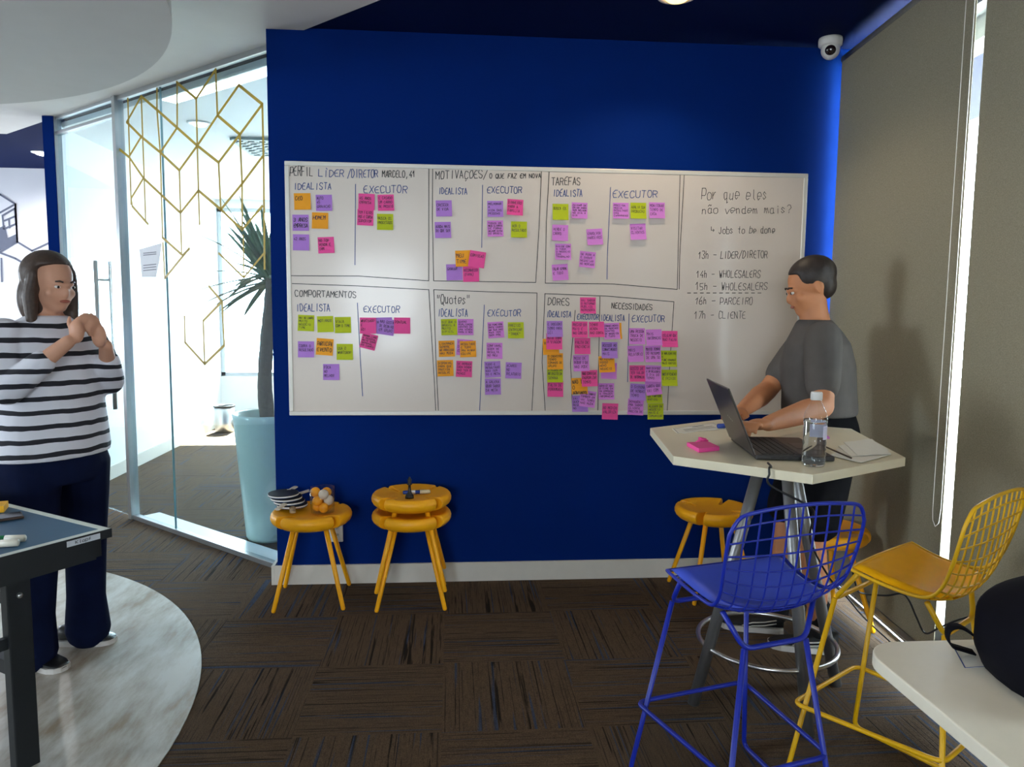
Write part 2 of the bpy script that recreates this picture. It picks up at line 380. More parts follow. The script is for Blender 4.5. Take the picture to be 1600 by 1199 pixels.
gbox(m, -.14, SP-.02, -.02, .02, 0, .03); gbox(m, -.14, SP-.02, -.015, .015, 2.76, 2.79)
m.build('window_frame', ALU, win, bevel=.002)
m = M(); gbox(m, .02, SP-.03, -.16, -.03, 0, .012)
struct(m.build('trim_4', mat('white_threshold', '#f4f7f7', .35, var=.01)))  # sunlit floor along the glass, painted in as a white strip
m = M(); sj = (onPlane(275, 826, GP, GN)-GP).dot(GD); gbox(m, sj-.0018, sj+.0018, -.0062, .0062, .03, 2.76)
m.build('glass_joint', mat('teal_glass_edge', '#6f9aa3', .2), win)
# yellow tape lines on the glass
TAPE = mat('mustard_tape', '#a98d22', .5, var=.04)
def gl_px(x, y, d=.007): return onPlane(x, y, GP+GN*d, GN)
L1 = ['630,430 700,490 790,570 880,650 975,725 1070,600 1170,465 1065,380 970,515 880,650', '970,515 1070,600', '970,515 962,310 875,440 790,370',
 '875,440 880,650', '790,370 790,570 715,680 700,490', '715,680 630,610 565,545 630,430', '715,680 800,760 880,650', '630,610 575,700 512,650',
 '575,700 640,795 720,870 805,950 885,850 880,650', '640,795 585,885', '885,850 985,935 1080,820 1070,600', '975,725 985,935 1080,1025 1170,920',
 '1080,820 1170,700', '1080,820 1080,1025', '1170,465 1176,720 1180,1199', '715,680 725,1060', '800,760 810,1135', '725,1060 815,1140 845,1110', '700,390 700,490', '785,350 790,370',
 '570,440 585,910', '630,430 650,990', '585,885 590,920 660,1000', '885,850 890,1000']
L2 = ['725,150 770,203 705,270', '770,203 778,355 710,420 642,345 640,255', '705,270 710,420', '565,0 572,122 655,20']
m = M()
for L_, (ox, oy, k) in ((L1, (0, 0, .3503)), (L2, (0, 380, .4504))):
    for st in L_:
        pts = [gl_px(ox+float(a)*k, oy+float(b)*k) for a, b in (p.split(',') for p in st.split())]
        m.strip(pts, .017, GN)
m.strip([gl_px(*p) for p in ((342, 396), (381, 434), (414, 394))], .013, GN); m.strip([gl_px(*p) for p in ((380, 368), (381, 434))], .013, GN)
o = m.build('tape_pattern', TAPE, win, fixn=False); o['label'] = 'mustard tape lines forming cubes on the glass'
# door leaf
SD0, SD1 = SP+.025, SP+.88
m = M(); gbox(m, SD0, SD1, -.005, .005, .012, 2.66); gbox(m, SD0, SD1, -.005, .005, 2.685, 2.77)
door = struct(m.build('door_1', GLASS))
m = M(); gbox(m, SD0-.005, SD1+.06, -.02, .02, 2.662, 2.684); gbox(m, SD1+.004, SD1+.03, -.025, .025, 0, 2.79); gbox(m, SD0, SD1, -.015, .015, 2.77, 2.79)
m.build('door_frame', ALU, door, bevel=.002)
m = M()
hs = SP+.34
for d in (.045, -.045):
    m.tube([gp(SP+.30, d, .72), gp(SP+.30, d, 1.75)], .014, 12)
for z in (.86, 1.62):
    m.tube([gp(SP+.30, -.045, z), gp(SP+.30, .045, z)], .008, 10)
o = m.build('door_handle', CHROME, door); o['label'] = 'tall brushed steel pull handles'
# paper notice on the fixed pane
NOTE = mat('notice_paper', '#e2e2e8', .8, var=.02)
c = [gl_px(*p, .007) for p in ((218, 390), (253, 380), (249, 408), (244, 433), (222, 433), (220, 410))]
m = M(); m.add(c+[v+GN*.0015 for v in c], [(0, 1, 2, 5), (5, 2, 3, 4), (6, 11, 8, 7), (11, 10, 9, 8), (0, 6, 7, 1), (1, 7, 8, 2), (2, 8, 9, 3), (3, 9, 10, 4), (4, 10, 11, 5), (5, 11, 6, 0)])
for y in (396, 399, 415, 419, 423): m.strip([gl_px(224, y, .0092), gl_px(244, y-2, .0092)], .006, GN, 1)
tag(m.build('paper_notice', [NOTE, mat('grey_print', '#8a8a94', .8)]), 'grey paper notice taped to the glass partition at head height', 'notice')
# mural: line drawn cubes on the far wall
MUR = mat('mural_grey', '#5a5f72', .7, var=.03)
def fw(x, y): return onY(x, y, 4.055)
m = M()
for st in ('-40,322 0,304 24,319 -10,338', '24,319 27,378 2,393', '24,319 27,378 50,392 80,378', '0,395 24,404 48,418', '4,337 23,326 25,350 6,358 4,337', '7,345 24,338', '14,342 15,356', '2,404 3,440', '-10,338 -8,396 2,393'):
    m.strip([fw(*[float(v) for v in p.split(',')]) for p in st.split()], .018, (0, -1, 0))
m.add([fw(*p) for p in ((-8, 396), (26, 378), (25, 366), (12, 372), (8, 352), (-10, 360))], [(0, 1, 2, 3, 4, 5)])
tag(m.build('mural', MUR, fixn=False), 'grey line drawing of cubes on the pale wall at far left', 'mural')
# ------------------------------------------------------------------ ceiling fittings
def downlight(loc, label, warm, watts, ang=2.4, z=2.8, group=None, glow=14):
    t = thing('downlight', label, 'ceiling light', (loc[0], loc[1], z), group=group)
    M().lathe([(.058, 0), (.085, 0), (.085, -.006), (.075, -.010), (.058, -.004), (.058, 0)], n=36).build('trim_ring', mat('white_metal', '#e8e8e6', .4), t)
    M().lathe([(0, -.030), (.02, -.0285), (.04, -.022), (.052, -.012), (.057, -.004), (.057, -.001), (0, -.001)], n=28).build('diffuser', mat('lamp_glow_%s' % glow, '#fff0d0', .5, emit=('#ffce7a' if warm else '#f2f7ff', glow)), t)
    if watts: light('lamp_light', 'SPOT', (0, 0, -.04), watts, (1, .84, .62) if warm else (1, .97, .94), direction=(0, 0, -1), size=.045, parent=t, spot=ang, blend=.5)
    return t
downlight((.834, -.555), 'warm round downlight in the blue ceiling in front of the whiteboard', True, 34, glow=5)
downlight((1.05, -2.75), 'warm round downlight in the blue ceiling above the low white table', True, 12, ang=1.5, glow=5)  # unseen lamp added to brighten the low table and stools
downlight((-3.78, 3.24), 'white round downlight in the blue ceiling at far left', False, 160, ang=2.9, glow=20)
t = downlight((-1.923, 1.731), 'round downlight in the white corridor ceiling behind the glass', False, 0, z=2.74, glow=3)
m = M()
gx0, gx1, gy0, gy1 = -1.82, -1.22, 2.15, 2.75
for i in range(8):
    f = i/7; m.box((gx0+(gx1-gx0)*f, (gy0+gy1)/2, 2.728), (.035, gy1-gy0, .02)); m.box(((gx0+gx1)/2, gy0+(gy1-gy0)*f, 2.728), (gx1-gx0, .035, .02))
tag(m.build('ceiling_grille', mat('grey_grille', '#6f7f80', .5)), 'grey square louvre grille in the corridor ceiling', 'vent')
# glowing strip added along the partition for the bright white ceiling edge
m = M(); m.box((0, 0, 0), (1.2, .10, .012))
t = thing('linear_light', 'long white strip light in the corridor ceiling behind the tape pattern', 'ceiling light', tuple(gp(.55, -.12, 2.731)), math.atan2(GD.y, GD.x))
M().box((0, 0, 0), (1.2, .12, .014)).build('housing', mat('white_metal', '#e8e8e6', .4), t)
M().box((0, 0, -.009), (1.16, .09, .006)).build('diffuser', mat('lamp_glow_cool', '#ffffff', .5, emit=('#f4fbff', 9)), t)
# dome camera
t = thing('dome_camera', 'white dome security camera on the blue ceiling in the corner', 'camera', (1.742, -.136, 2.8))
m = M(); m.lathe([(0, 0), (.055, 0), (.057, -.012), (.056, -.034), (.048, -.042), (0, -.042)], n=32)
m.build('base', mat('camera_white', '#e4e0d8', .4), t)
M().ell((0, -.004, -.056), (.045, .045, .048), n=24, m=14).build('housing', mat('camera_white', '#e4e0d8', .4), t)
d = (CP-Vector((1.742, -.136, 2.74))); d.z -= .3; d.normalize()
Rl = d.to_track_quat('Z', 'Y').to_matrix()
m = M(); m.ell(Vector((0, -.004, -.056))+d*.032, (.027, .027, .016), Rl, 20, 10); m.build('lens', mat('dark_lens', '#1d1016', .08, coat=1), t)
# ------------------------------------------------------------------ roller blinds
def blind_mat():
    m = bpy.data.materials.new('grey_screen_fabric'); m.use_nodes = True; nt = m.node_tree; b = nt.nodes['Principled BSDF']
    tc = nt.nodes.new('ShaderNodeTexCoord'); nz = nt.nodes.new('ShaderNodeTexNoise'); nz.inputs['Scale'].default_value = 260; nz.inputs['Detail'].default_value = 2
    nt.links.new(tc.outputs['Object'], nz.inputs['Vector'])
    r = nt.nodes.new('ShaderNodeValToRGB'); e = r.color_ramp.elements; e[0].position = .3; e[1].position = .7
    e[0].color = lin('#8c8571')+(1,); e[1].color = lin('#a79f8a')+(1,)
    nt.links.new(nz.outputs[0], r.inputs[0]); nt.links.new(r.outputs[0], b.inputs['Base Color']); b.inputs['Roughness'].default_value = .85
    b.inputs['Specular IOR Level'].default_value = .2
    out = nt.nodes['Material Output']; mx = nt.nodes.new('ShaderNodeMixShader'); tl = nt.nodes.new('ShaderNodeBsdfTranslucent')
    tl.inputs[0].default_value = lin('#8a8474')+(1,); mx.inputs[0].default_value = .13
    nt.links.new(b.outputs[0], mx.inputs[1]); nt.links.new(tl.outputs[0], mx.inputs[2]); nt.links.new(mx.outputs[0], out.inputs[0])
    return m
BLIND = blind_mat()
def roller_blind(s0, s1, label, chain=None):
    t = thing('roller_blind', label, 'blind', tuple(wp((s0+s1)/2, 0, 0)), group='grey roller blinds along the window wall')
    m = M(); wbox(m, s0, s1, -.001, .001, .10, 2.72); m.build('fabric', BLIND, t, world=True)
    m = M(); wbox(m, s0, s1, -.006, .006, .078, .105); m.build('bottom_rail', mat('grey_rail', '#77736a', .5), t, world=True)
    m = M(); m.tube([wp(s0-.01, .022, 2.735), wp(s1+.01, .022, 2.735)], .026, 16); m.build('roller_tube', mat('grey_rail', '#77736a', .5), t, world=True)
    if chain:
        m = M(); pts = [wp(s1-.07, -.02, 2.7)]+[wp(s1-.07, -.02, 2.7-.2*i) for i in range(1, 10)]
        low = .62
        pts = [wp(s1-.035, -.02, z) for z in (2.72, 2.2, 1.7, 1.2, low+.06)]+[wp(s1-.03, -.02, low+.02), wp(s1-.01, -.02, low), wp(s1+.012, -.02, low+.02)]+[wp(s1+.02, -.02, z) for z in (low+.08, 1.2, 1.7, 2.2, 2.72)]
        m.tube(pts, .0014, 6); m.build('bead_chain', mat('chain_white', '#cfcabf', .4), t, world=True)
    return t
roller_blind(.042, 1.20, 'grey roller blind nearest the corner with the camera, behind the standing man', True)
roller_blind(1.262, 2.88, 'grey roller blind at the right edge behind the yellow wire stool')
roller_blind(2.97, 4.66, 'grey roller blind behind the low white table, farthest from the corner')  # out of view, added to shut out strong light from the right
# ------------------------------------------------------------------ whiteboard and its handwriting
BY = -.022                                   # writing surface
BX0, BX1, BZ0, BZ1 = -.9596, 1.7142, .8936, 2.1606
wb = thing('whiteboard', 'long white whiteboard on the blue wall, covered in handwriting and sticky notes', 'whiteboard', ((BX0+BX1)/2, 0, BZ0))
BOARD = mat('whiteboard_enamel', '#dccfc3', .3, var=.01, scale=3, coat=.25)
BFR = mat('whiteboard_frame', '#dcd8cf', .35, .15, var=.02)
M().box(((BX0+BX1)/2, -.011, (BZ0+BZ1)/2), (BX1-BX0-.02, .022, BZ1-BZ0-.02)).build('panel', BOARD, wb, world=True)
m = M(); fwid = .022
m.box(((BX0+BX1)/2, -.013, BZ1-fwid/2), (BX1-BX0, .026, fwid)); m.box(((BX0+BX1)/2, -.013, BZ0+fwid/2), (BX1-BX0, .026, fwid))
m.box((BX0+fwid/2, -.013, (BZ0+BZ1)/2), (fwid, .026, BZ1-BZ0-2*fwid)); m.box((BX1-fwid/2, -.013, (BZ0+BZ1)/2), (fwid, .026, BZ1-BZ0-2*fwid))
m.build('frame', BFR, wb, world=True, bevel=.003)
NB = Vector((0, -1, 0))
def bpt(x, y, Y=BY): return onY(x, y, Y)
rt = random.Random(11)
def write(text, x0, y0, x1, y1, h, ink, w=.0042, label=None):
    """handwriting from pixel (x0,y0) to (x1,y1) along its baseline, capitals h pixels tall"""
    a = bpt(x0, y0); b = bpt(x1, y1); d = b-a; Lw = d.length; d.normalize(); up = Vector((0, 0, 1)); hh = (bpt(x0, y0-h)-a).length
    m = M()
    for st in letters(text, Lw, hh, rt): m.strip([a+d*x+up*y for x, y in st], w, NB, off=.0012)
    o = m.build('handwriting', ink, wb, world=True, fixn=False); o['label'] = label or ('%s marker writing reading %s' % ('blue' if ink is INKB else 'black', text))
TXT = [('PERFIL', 453, 275, 490, 275, 14, INKK), ('LÍDER', 498, 276, 539, 276, 11, INKB), ('/DIRETOR', 543, 278, 592, 277, 12, INKB), ('MARCELO,41', 597, 277, 650, 277, 10, INKK),
 ('IDEALISTA', 459, 296, 519, 296, 10, INKB), ('EXECUTOR', 568, 301.5, 638, 301.5, 11, INKB),
 ('MOTIVAÇÕES/', 681, 280, 763, 278, 12, INKK), ('O QUE FAZ EM NOVA', 765, 279, 846, 278, 7, INKK), ('IDEALISTA', 685, 303, 731, 304, 10, INKB), ('EXECUTOR', 761, 301.5, 817, 302, 10, INKB),
 ('TAREFAS', 862, 289, 908, 289.5, 12, INKK), ('IDEALISTA', 864, 306.5, 911, 307, 10, INKB), ('EXECUTOR', 957, 309, 1029, 309, 11, INKB),
 ('COMPORTAMENTOS', 461, 463.5, 558, 465.5, 10, INKK), ('IDEALISTA', 463, 486, 517, 486.5, 11, INKB), ('EXECUTOR', 568, 488, 626, 488.5, 10, INKB),
 ('"Quotes"', 682, 475, 736, 475, 14, INKK), ('IDEALISTA', 684, 494, 732, 495, 11, INKB), ('EXECUTOR', 761.5, 494, 815, 494, 10, INKB),
 ('DORES', 856, 477, 891, 477.5, 11, INKK), ('NECESSIDADES', 955.5, 482, 1020, 485, 9, INKK), ('IDEALISTA', 854, 495, 893, 496, 9, INKB), ('EXECUTOR', 901.5, 499, 936, 499.5, 8, INKB),
 ('IDEALISTA', 938.5, 501, 977, 502, 9, INKB), ('EXECUTOR', 987.5, 503, 1040, 503, 10, INKB),
 ('Por que eles', 1096, 312, 1200, 312, 17, INKK), ('não vendem mais?', 1097, 334, 1238, 333, 12, INKK), ('> Jobs to be done', 1111, 366, 1212, 364, 11, INKK),
 ('13h - LIDER/DIRETOR', 1091, 404, 1200, 403, 11, INKK), ('14h - WHOLESALERS', 1088, 434, 1189, 434, 11, INKK), ('15h - WHOLESALERS', 1087, 453, 1200, 453, 11, INKK),
 ('16h - PARCEIRO', 1086, 476, 1177, 476, 11, INKK), ('17h - CLIENTE', 1085, 498, 1166, 498, 11, INKK)]
for t_ in TXT: write(*t_, w=.0027 if t_[1] > 1080 else .0034)
LINES = [(INKK, '670,263 670,439'), (INKK, '455,431 560,431.5 670,439'), (INKK, '676,264 675.5,340 677.6,439'), (INKB, '555.6,288 554.7,414'), (INKK, '456.5,443.3 560,447 670.3,452.9'),
 (INKK, '846,268.4 842,360 837,441.5'), (INKK, '677.8,439 837,441.5'), (INKB, '754,289.5 752.7,387'), (INKK, '858,269 853.5,350 852,442.7'), (INKK, '852,442.7 960,444 1057.8,452.4'),
 (INKB, '953.9,293 949,400 948.3,436.6'), (INKK, '1062.5,273 1058,452.4'), (INKK, '1069,273 1062,400 1061,452'), (INKK, '670,452.9 678.8,600 680.7,641.5'), (INKB, '558.5,473.7 563,560 566.6,619'),
 (INKK, '677.8,452.8 681,560 685,641.5'), (INKK, '677.8,452.8 760,456 839,458 838.5,500 831,641.5'), (INKB, '756.7,476.7 752,580 749.5,641.5'), (INKK, '851.4,459 847,566.6 851.8,641.5'),
 (INKK, '851.4,459 950,463 1052.9,471.7 1047,560 1042.4,641.5'), (INKK, '937.3,463.8 934,641'), (INKK, '898.7,485 891.4,567.4 894.5,641.5'), (INKB, '982.8,490.7 980.4,597')]
LINES += [(INKK, '%d,%.1f %d,%.1f' % (x, 458, x+5, 458)) for x in range(1074, 1186, 10)]
for ink in (INKK, INKB):
    m = M()
    for k, st in LINES:
        if k is ink: m.strip([bpt(*[float(v) for v in p.split(',')]) for p in st.split()], .0034, NB, off=.0012)
    o = m.build('ruled_lines', ink, wb, world=True, fixn=False); o['label'] = '%s marker lines dividing the board into boxes' % ('blue' if ink is INKB else 'black')
# ------------------------------------------------------------------ sticky notes
PAPER = {'o': mat('orange_note_paper', '#f7a51c', .75, var=.03), 'p': mat('purple_note_paper', '#b57fd6', .75, var=.03), 'l': mat('lilac_note_paper', '#d983da', .75, var=.03),
         'k': mat('pink_note_paper', '#f0509c', .75, var=.03), 'g': mat('lime_note_paper', '#bcc814', .75, var=.03)}
CN = {'o': 'orange', 'p': 'purple', 'l': 'lilac', 'k': 'pink', 'g': 'lime green'}
rn = random.Random(5)
def note(px, py, col, rot, text, where, curl=None, layer=0, size=25.0, big=False):
    c = bpt(px, py); s = size/CF*(c-CP).dot(_fw); th = .0004
    if curl is None: curl = .006+.012*min(1, max(0, (px-640)/350))
    y0 = -.0012-layer*.0035
    R = Matrix.Rotation(math.radians(rot), 3, 'Y')
    tw = rn.uniform(-.3, .3)
    def P(u, v, d=0):                        # u,v in 0..1, v measured down from the gummed top edge
        out = curl*(v**2.2)*(1+tw*(u-.5))+d
        return R @ Vector(((u-.5)*s, y0-out, (.5-v)*s))
    n = 6; m = M(); fr = [P(u, k/n) for k in range(n+1) for u in (0, 1)]; bk = [P(u, k/n, -th) for k in range(n+1) for u in (0, 1)]
    N_ = 2*(n+1); fs = []
    for k in range(n):
        a = 2*k; fs += [(a, a+1, a+3, a+2), (N_+a+2, N_+a+3, N_+a+1, N_+a), (a, a+2, N_+a+2, N_+a), (a+1, N_+a+1, N_+a+3, a+3)]
    fs += [(0, N_, N_+1, 1), (N_-2, N_-1, 2*N_-1, 2*N_-2)]
    m.add(fr+bk, fs, 0, False)
    rows = text.split('/'); k = len(rows); lh = min(.26, .8/k) if not big else .36
    v0 = .12 if k > 2 else .2
    for i, row in enumerate(rows):
        wr = min(.88, .105*len(row)*(1.5 if big else 1)); hgt = lh*.62
        for st in letters(row, wr, hgt, rn, .3):
            q = [P(.07+x, min(.98, v0+lh*i+hgt-y), .0006) for x, y in st]
            for a, b in zip(q, q[1:]): m.strip([a, b], .0016 if not big else .0026, NB, 1)
    o = m.build('sticky_note', [PAPER[col], INKN if rn.random() < .6 else INKK], fixn=False)
    o.location = (c.x, BY, c.z)
    return tag(o, '%s sticky note %s' % (CN[col], where), 'sticky note', 'sticky notes on the whiteboard')
NOTES = [
 (472.7, 315, 'o', -2, 'CEO', 'reading CEO, first under the heading IDEALISTA of the PERFIL box', None, 0, 25.5, 1),
 (506.4, 317.2, 'p', -1.5, 'AUTO/45/GRAVACAO', 'right of the orange CEO note at top left'),
 (470, 348.3, 'p', -1, '3 ANOS/EMPRESA', 'below the orange CEO note at the left edge', None, 0, 25, 1),
 (500.2, 345, 'o', 1, 'HOMEM', 'reading HOMEM, second orange note of the PERFIL box', None, 0, 25, 1),
 (470.6, 379, 'p', 0, '42 ANOS', 'lowest purple one at the left edge of the PERFIL box'),
 (509.7, 383.3, 'k', -3, 'NO TOP/VENDA E/CRM', 'alone at lower right of the IDEALISTA column in the PERFIL box'),
 (572.9, 315.8, 'k', 1, '45 ANOS/EMPRESA', 'upper left of three pink notes under EXECUTOR in the PERFIL box', None, 1),
 (603, 317, 'k', -2, 'E CASADO/UM CARRO/DE PASSEIO', 'upper right of three pink notes under EXECUTOR in the PERFIL box'),
 (571, 340, 'k', 2, 'TEM FILHOS/POS E CURSA/SUPERIOR', 'lowest of three pink notes under EXECUTOR in the PERFIL box'),
 (601.8, 347, 'g', 0, 'BUSCA OS/PROCESSOS', 'only lime one in the PERFIL box'),
 (693.6, 326, 'p', -2, 'CRESCER/DE VIDA', 'upper of two single notes under IDEALISTA in the MOTIVACOES box'),
 (692.1, 359.6, 'p', -2, 'AJUDA MAIS/DO QUE SER', 'lower of two single notes under IDEALISTA in the MOTIVACOES box'),
 (773.8, 326.8, 'p', -1, 'MELHORAR/A/VIDA DAS/PESSOAS', 'first under EXECUTOR in the MOTIVACOES box'),
 (804.6, 324.4, 'k', 3, 'DINHEIRO/PARA A/FAMILIA', 'with a curled corner, beside the purple note under EXECUTOR in MOTIVACOES', .02),
 (773.8, 357.4, 'l', -2, 'TODOS OS/MEUS CLIENTES/DE FORMA/MELHOR COISA/DO BRASIL', 'packed with five lines, left of the lime note in MOTIVACOES'),
 (810.8, 359, 'g', 0, 'VER O/RESULTADO', 'only lime one in the MOTIVACOES box'),
 (724.2, 404.2, 'o', -3, 'MEU/TIME', 'reading MEU TIME, in the cluster at the foot of MOTIVACOES', None, 0, 25, 1),
 (745.3, 405.5, 'k', 8, 'COMISSAO', 'tilted, overlapping the orange MEU TIME note', .008, 2),
 (709.9, 425.7, 'p', -2, 'GANHAR', 'left of the cluster at the foot of MOTIVACOES'),
 (735.8, 428, 'k', -2, 'RECONHECER/(FAMA)', 'below the orange MEU TIME note', None, 1),
 (875.6, 331.5, 'g', 0, 'BUSCA EX.', 'first under IDEALISTA in the TAREFAS box'),
 (905.2, 329.4, 'l', 1, 'CUIDAR DE/CRIAR PARA/SER MELHOR/NO DIA A/DIA', 'beside the lime note under IDEALISTA in TAREFAS'),
 (875, 364.2, 'l', 1, 'VENDE O/CARRO', 'below the lime note under IDEALISTA in TAREFAS'),
 (929, 370.5, 'l', -4, 'ENVOLVER/PARCEIROS', 'standing apart at the right of the IDEALISTA column in TAREFAS'),
 (879.6, 393.7, 'l', 0, 'DIVIDE COM/A TODA/O NEGOCIO/DAS/TRABALHO', 'third of the left column in TAREFAS, full of writing'),
 (917.4, 405.9, 'l', 5, 'SE PUXA A/E SABER/NEGOCIAR/NO MERCADO', 'tilted, lowest right of the IDEALISTA column in TAREFAS'),
 (875, 425.7, 'l', -4, 'FALAR SEMPRE/E TUDO', 'lowest of the left column in TAREFAS, near the bottom line'),
 (969.6, 329.7, 'l', 0, 'PRECISA/MEDIR/RESULTADO/DAS/CAMPANHAS', 'first under EXECUTOR in the TAREFAS box'),
 (997, 329.7, 'g', 0, 'AVALIA SUA/PRODUCAO', 'between two lilac notes under EXECUTOR in TAREFAS'),
 (1026, 329.2, 'l', 0, 'MONITORAR/TEMPO DE/CASA', 'rightmost of the row under EXECUTOR in TAREFAS'),
 (996.5, 362.5, 'l', -3, 'VISITAR/CLIENTES', 'alone below the lime note under EXECUTOR in TAREFAS'),
 (478.4, 505, 'g', 2, 'VAI AO CAMPO/MUITO/NEGOCIO/TIME', 'leftmost of the lime row in the COMPORTAMENTOS box'),
 (508.5, 506.7, 'g', -2, 'MOTIVADO', 'middle of the lime row in the COMPORTAMENTOS box'),
 (535.9, 508, 'g', -1, 'VIAJA/COM O TIME', 'rightmost of the lime row in the COMPORTAMENTOS box'),
 (478.4, 546, 'p', 0, 'COBRA O/RESULTADO', 'left of the orange note in COMPORTAMENTOS'),
 (507.5, 542.2, 'o', 4, 'PARTICIPA/EVENTO', 'only orange one in the COMPORTAMENTOS box', None, 0, 26, 1),
 (538.8, 550, 'g', 0, 'USA O/WHATSAPP', 'below the lime row, right of the orange note in COMPORTAMENTOS'),
 (517.7, 581.5, 'p', 0, 'FOCA/NO/MELHOR', 'lowest one under IDEALISTA in COMPORTAMENTOS'),
 (575.2, 509, 'k', 0, 'WHATSAPP/E/GO!', 'leftmost of the row under EXECUTOR in COMPORTAMENTOS', None, 1),
 (600.5, 508.8, 'p', -2, 'NAO', 'mostly hidden behind a tilted purple note under EXECUTOR in COMPORTAMENTOS'),
 (604, 511, 'p', 8, 'NAO GOSTA/DE REUNIAO/EM GRUPO', 'tilted, in the middle of the row under EXECUTOR in COMPORTAMENTOS', None, 1),
 (628.5, 509, 'k', 0, 'PONTUAL', 'rightmost of the row under EXECUTOR in COMPORTAMENTOS', None, 2),
 (576.5, 533.6, 'k', 14, 'AGENDA LIVRE/E PESSOAL/MUITO TEMPO/SEMANAL/EM CAMPO', 'strongly tilted, below the row under EXECUTOR in COMPORTAMENTOS', None, 2, 24),
 (701.8, 511.2, 'g', -2, 'DIZ QUE O/BRASIL E/MUITO/DIFICIL', 'first under IDEALISTA in the Quotes box'),
 (727.3, 511.2, 'l', 0, 'QUERO/QUALIDADE/DENTRO DE/UMA VENDA/PARA O NEG', 'beside the lime note under IDEALISTA in Quotes'),
 (698, 545, 'o', -2, 'LIDERANCA/SEMPRE/NO PROCESSO/NAO MUDA', 'left one of the middle row in Quotes'),
 (726, 543, 'l', 4, 'TODO/DIA/EU', 'peeking out behind an orange note in Quotes'),
 (731.2, 545.5, 'o', -2, 'RESULTADO/E TUDO/PRA MINHA/EQUIPE', 'covering a lilac note in the middle row of Quotes', None, 2),
 (695.8, 575.4, 'o', -2, 'DISPONIVEL/PARA QUE/PRECISA/RESOLVE', 'lower left one in Quotes'),
 (725.1, 576.7, 'k', 2, 'SE PERDER/CADA VENDA/NAO TEM O/MENOS', 'only pink one under IDEALISTA in Quotes'),
 (774.7, 515.6, 'l', -4, 'SO FUNCIONA/BATE CAMPO/NA SUA MAO/MAS TEM/SEM PRE', 'first under EXECUTOR in the Quotes box'),
 (805.9, 516.2, 'g', -1, 'PRECISO/ENTREGAR/"TRADE"', 'reading TRADE, under EXECUTOR in Quotes'),
 (772.5, 548.3, 'l', 0, 'CONFIAVEL/QUEM VE/RESULTA/NO MEU', 'second of the column under EXECUTOR in Quotes'),
 (769.7, 577.3, 'p', -3, 'TUDO E/RESULTADO/NAO TEM/SO E META', 'third of the column under EXECUTOR in Quotes'),
 (802.2, 579, 'p', 2, 'ACABOU/NO/RELATORIO', 'standing alone at right under EXECUTOR in Quotes'),
 (770.1, 604.2, 'p', -1, 'A GALERA/QUER SABER/DA META', 'lowest of the column under EXECUTOR in Quotes'),
 (866.6, 514.2, 'p', -1, 'E INSEGURO/TEMPO PARA/LEI', 'topmost of the left column under DORES'),
 (860.6, 541.8, 'o', -2, 'VENDER', 'partly hidden behind a pink note in the left column under DORES'),
 (865.7, 533.5, 'k', 0, 'MUITO TEMPO/A VIAGEM', 'second of the left column under DORES', None, 1),
 (867, 584.9, 'g', 0, 'O RESUMO DA/NO DIGITO DA/SEMANA', 'only lime one in the left column under DORES'),
 (867, 564.7, 'o', -1, 'O CADASTRO/TEMPO/COMANDO DE/GRUPO', 'above the lime note in the left column under DORES', None, 1),
 (867.5, 607.4, 'k', 1, 'FALTA DE/FERRAMENTA', 'lowest of the left column under DORES'),
 (918.4, 477.5, 'k', 0, 'VAI SABER/O RETORNO/PUBLICO/REPRESENTA', 'topmost of all, between the words DORES and NECESSIDADES'),
 (905.5, 515, 'k', 0, 'PRECISO SER/MAIS E/NAO CONSIGO', 'left of the joined pair under EXECUTOR in DORES'),
 (931.6, 514.8, 'k', -1, 'TEMPO/ACABA/NAO CONTA', 'right of the joined pair under EXECUTOR in DORES', None, 1, 24),
 (958.6, 517.5, 'o', -2, '', 'almost hidden behind the first lilac note under IDEALISTA in NECESSIDADES'),
 (955.2, 517.5, 'l', -3, 'CONHECIMENTO/DE MERCADO/DENTRO/DE NEGOCIOS/E TUDO', 'first under IDEALISTA in NECESSIDADES', None, 1),
 (909.7, 540.8, 'k', 0, 'FALTA DE/PACIENCIA', 'below the joined pink pair in DORES'),
 (907.9, 567.4, 'l', -2, 'MEDO DE/PERDER O QUE/NAO PODE', 'below the middle pink note under EXECUTOR in DORES'),
 (905.1, 603.2, 'o', -2, 'NAO TEM/O/DEPARTAMENTO', 'partly under a pink note under EXECUTOR in DORES', None, 0, 25, 1),
 (920.4, 591, 'k', -2, 'NAO CONSEGUE/PADRONIZAR/TEMPO', 'overlapping an orange note under EXECUTOR in DORES', None, 2),
 (906, 630.8, 'p', 0, 'VAI DE/QUEM/RESOLVE/NO', 'lowest left one under EXECUTOR in DORES'),
 (917.5, 623, 'l', 8, 'VARIOS CANAIS/TAMBEM EM/VAI TEMPO/NAO MUDA', 'tilted, overlapping another note at the foot of DORES', None, 2),
 (952, 547.3, 'p', 0, 'ACESSO AO/CONHECIMENTO/MAIS', 'second of the IDEALISTA column in NECESSIDADES'),
 (951, 579.4, 'l', 2, '', 'half hidden behind an orange note in NECESSIDADES'),
 (947.4, 568.9, 'o', -3, 'NO FUTURO/POSSO/NOVO/NEGOCIO', 'only fully visible orange one in NECESSIDADES', None, 2),
 (947, 611.5, 'l', 0, 'APOIO NO/O TIME DA/DA EMPRESA/A TRAZER/INFORMACAO', 'fourth of the IDEALISTA column in NECESSIDADES'),
 (952.5, 642.7, 'k', 2, 'NO MEDIDO/VALORIZA', 'hanging over the bottom frame of the board', .006, 2),
 (995, 525.6, 'l', 0, 'UMA PESSOA/TROCA DE/NEGOCIO', 'first under EXECUTOR in NECESSIDADES'),
 (1021.3, 527.4, 'l', -2, 'MAIS/INFORMACAO', 'in the middle of the top row under EXECUTOR in NECESSIDADES'),
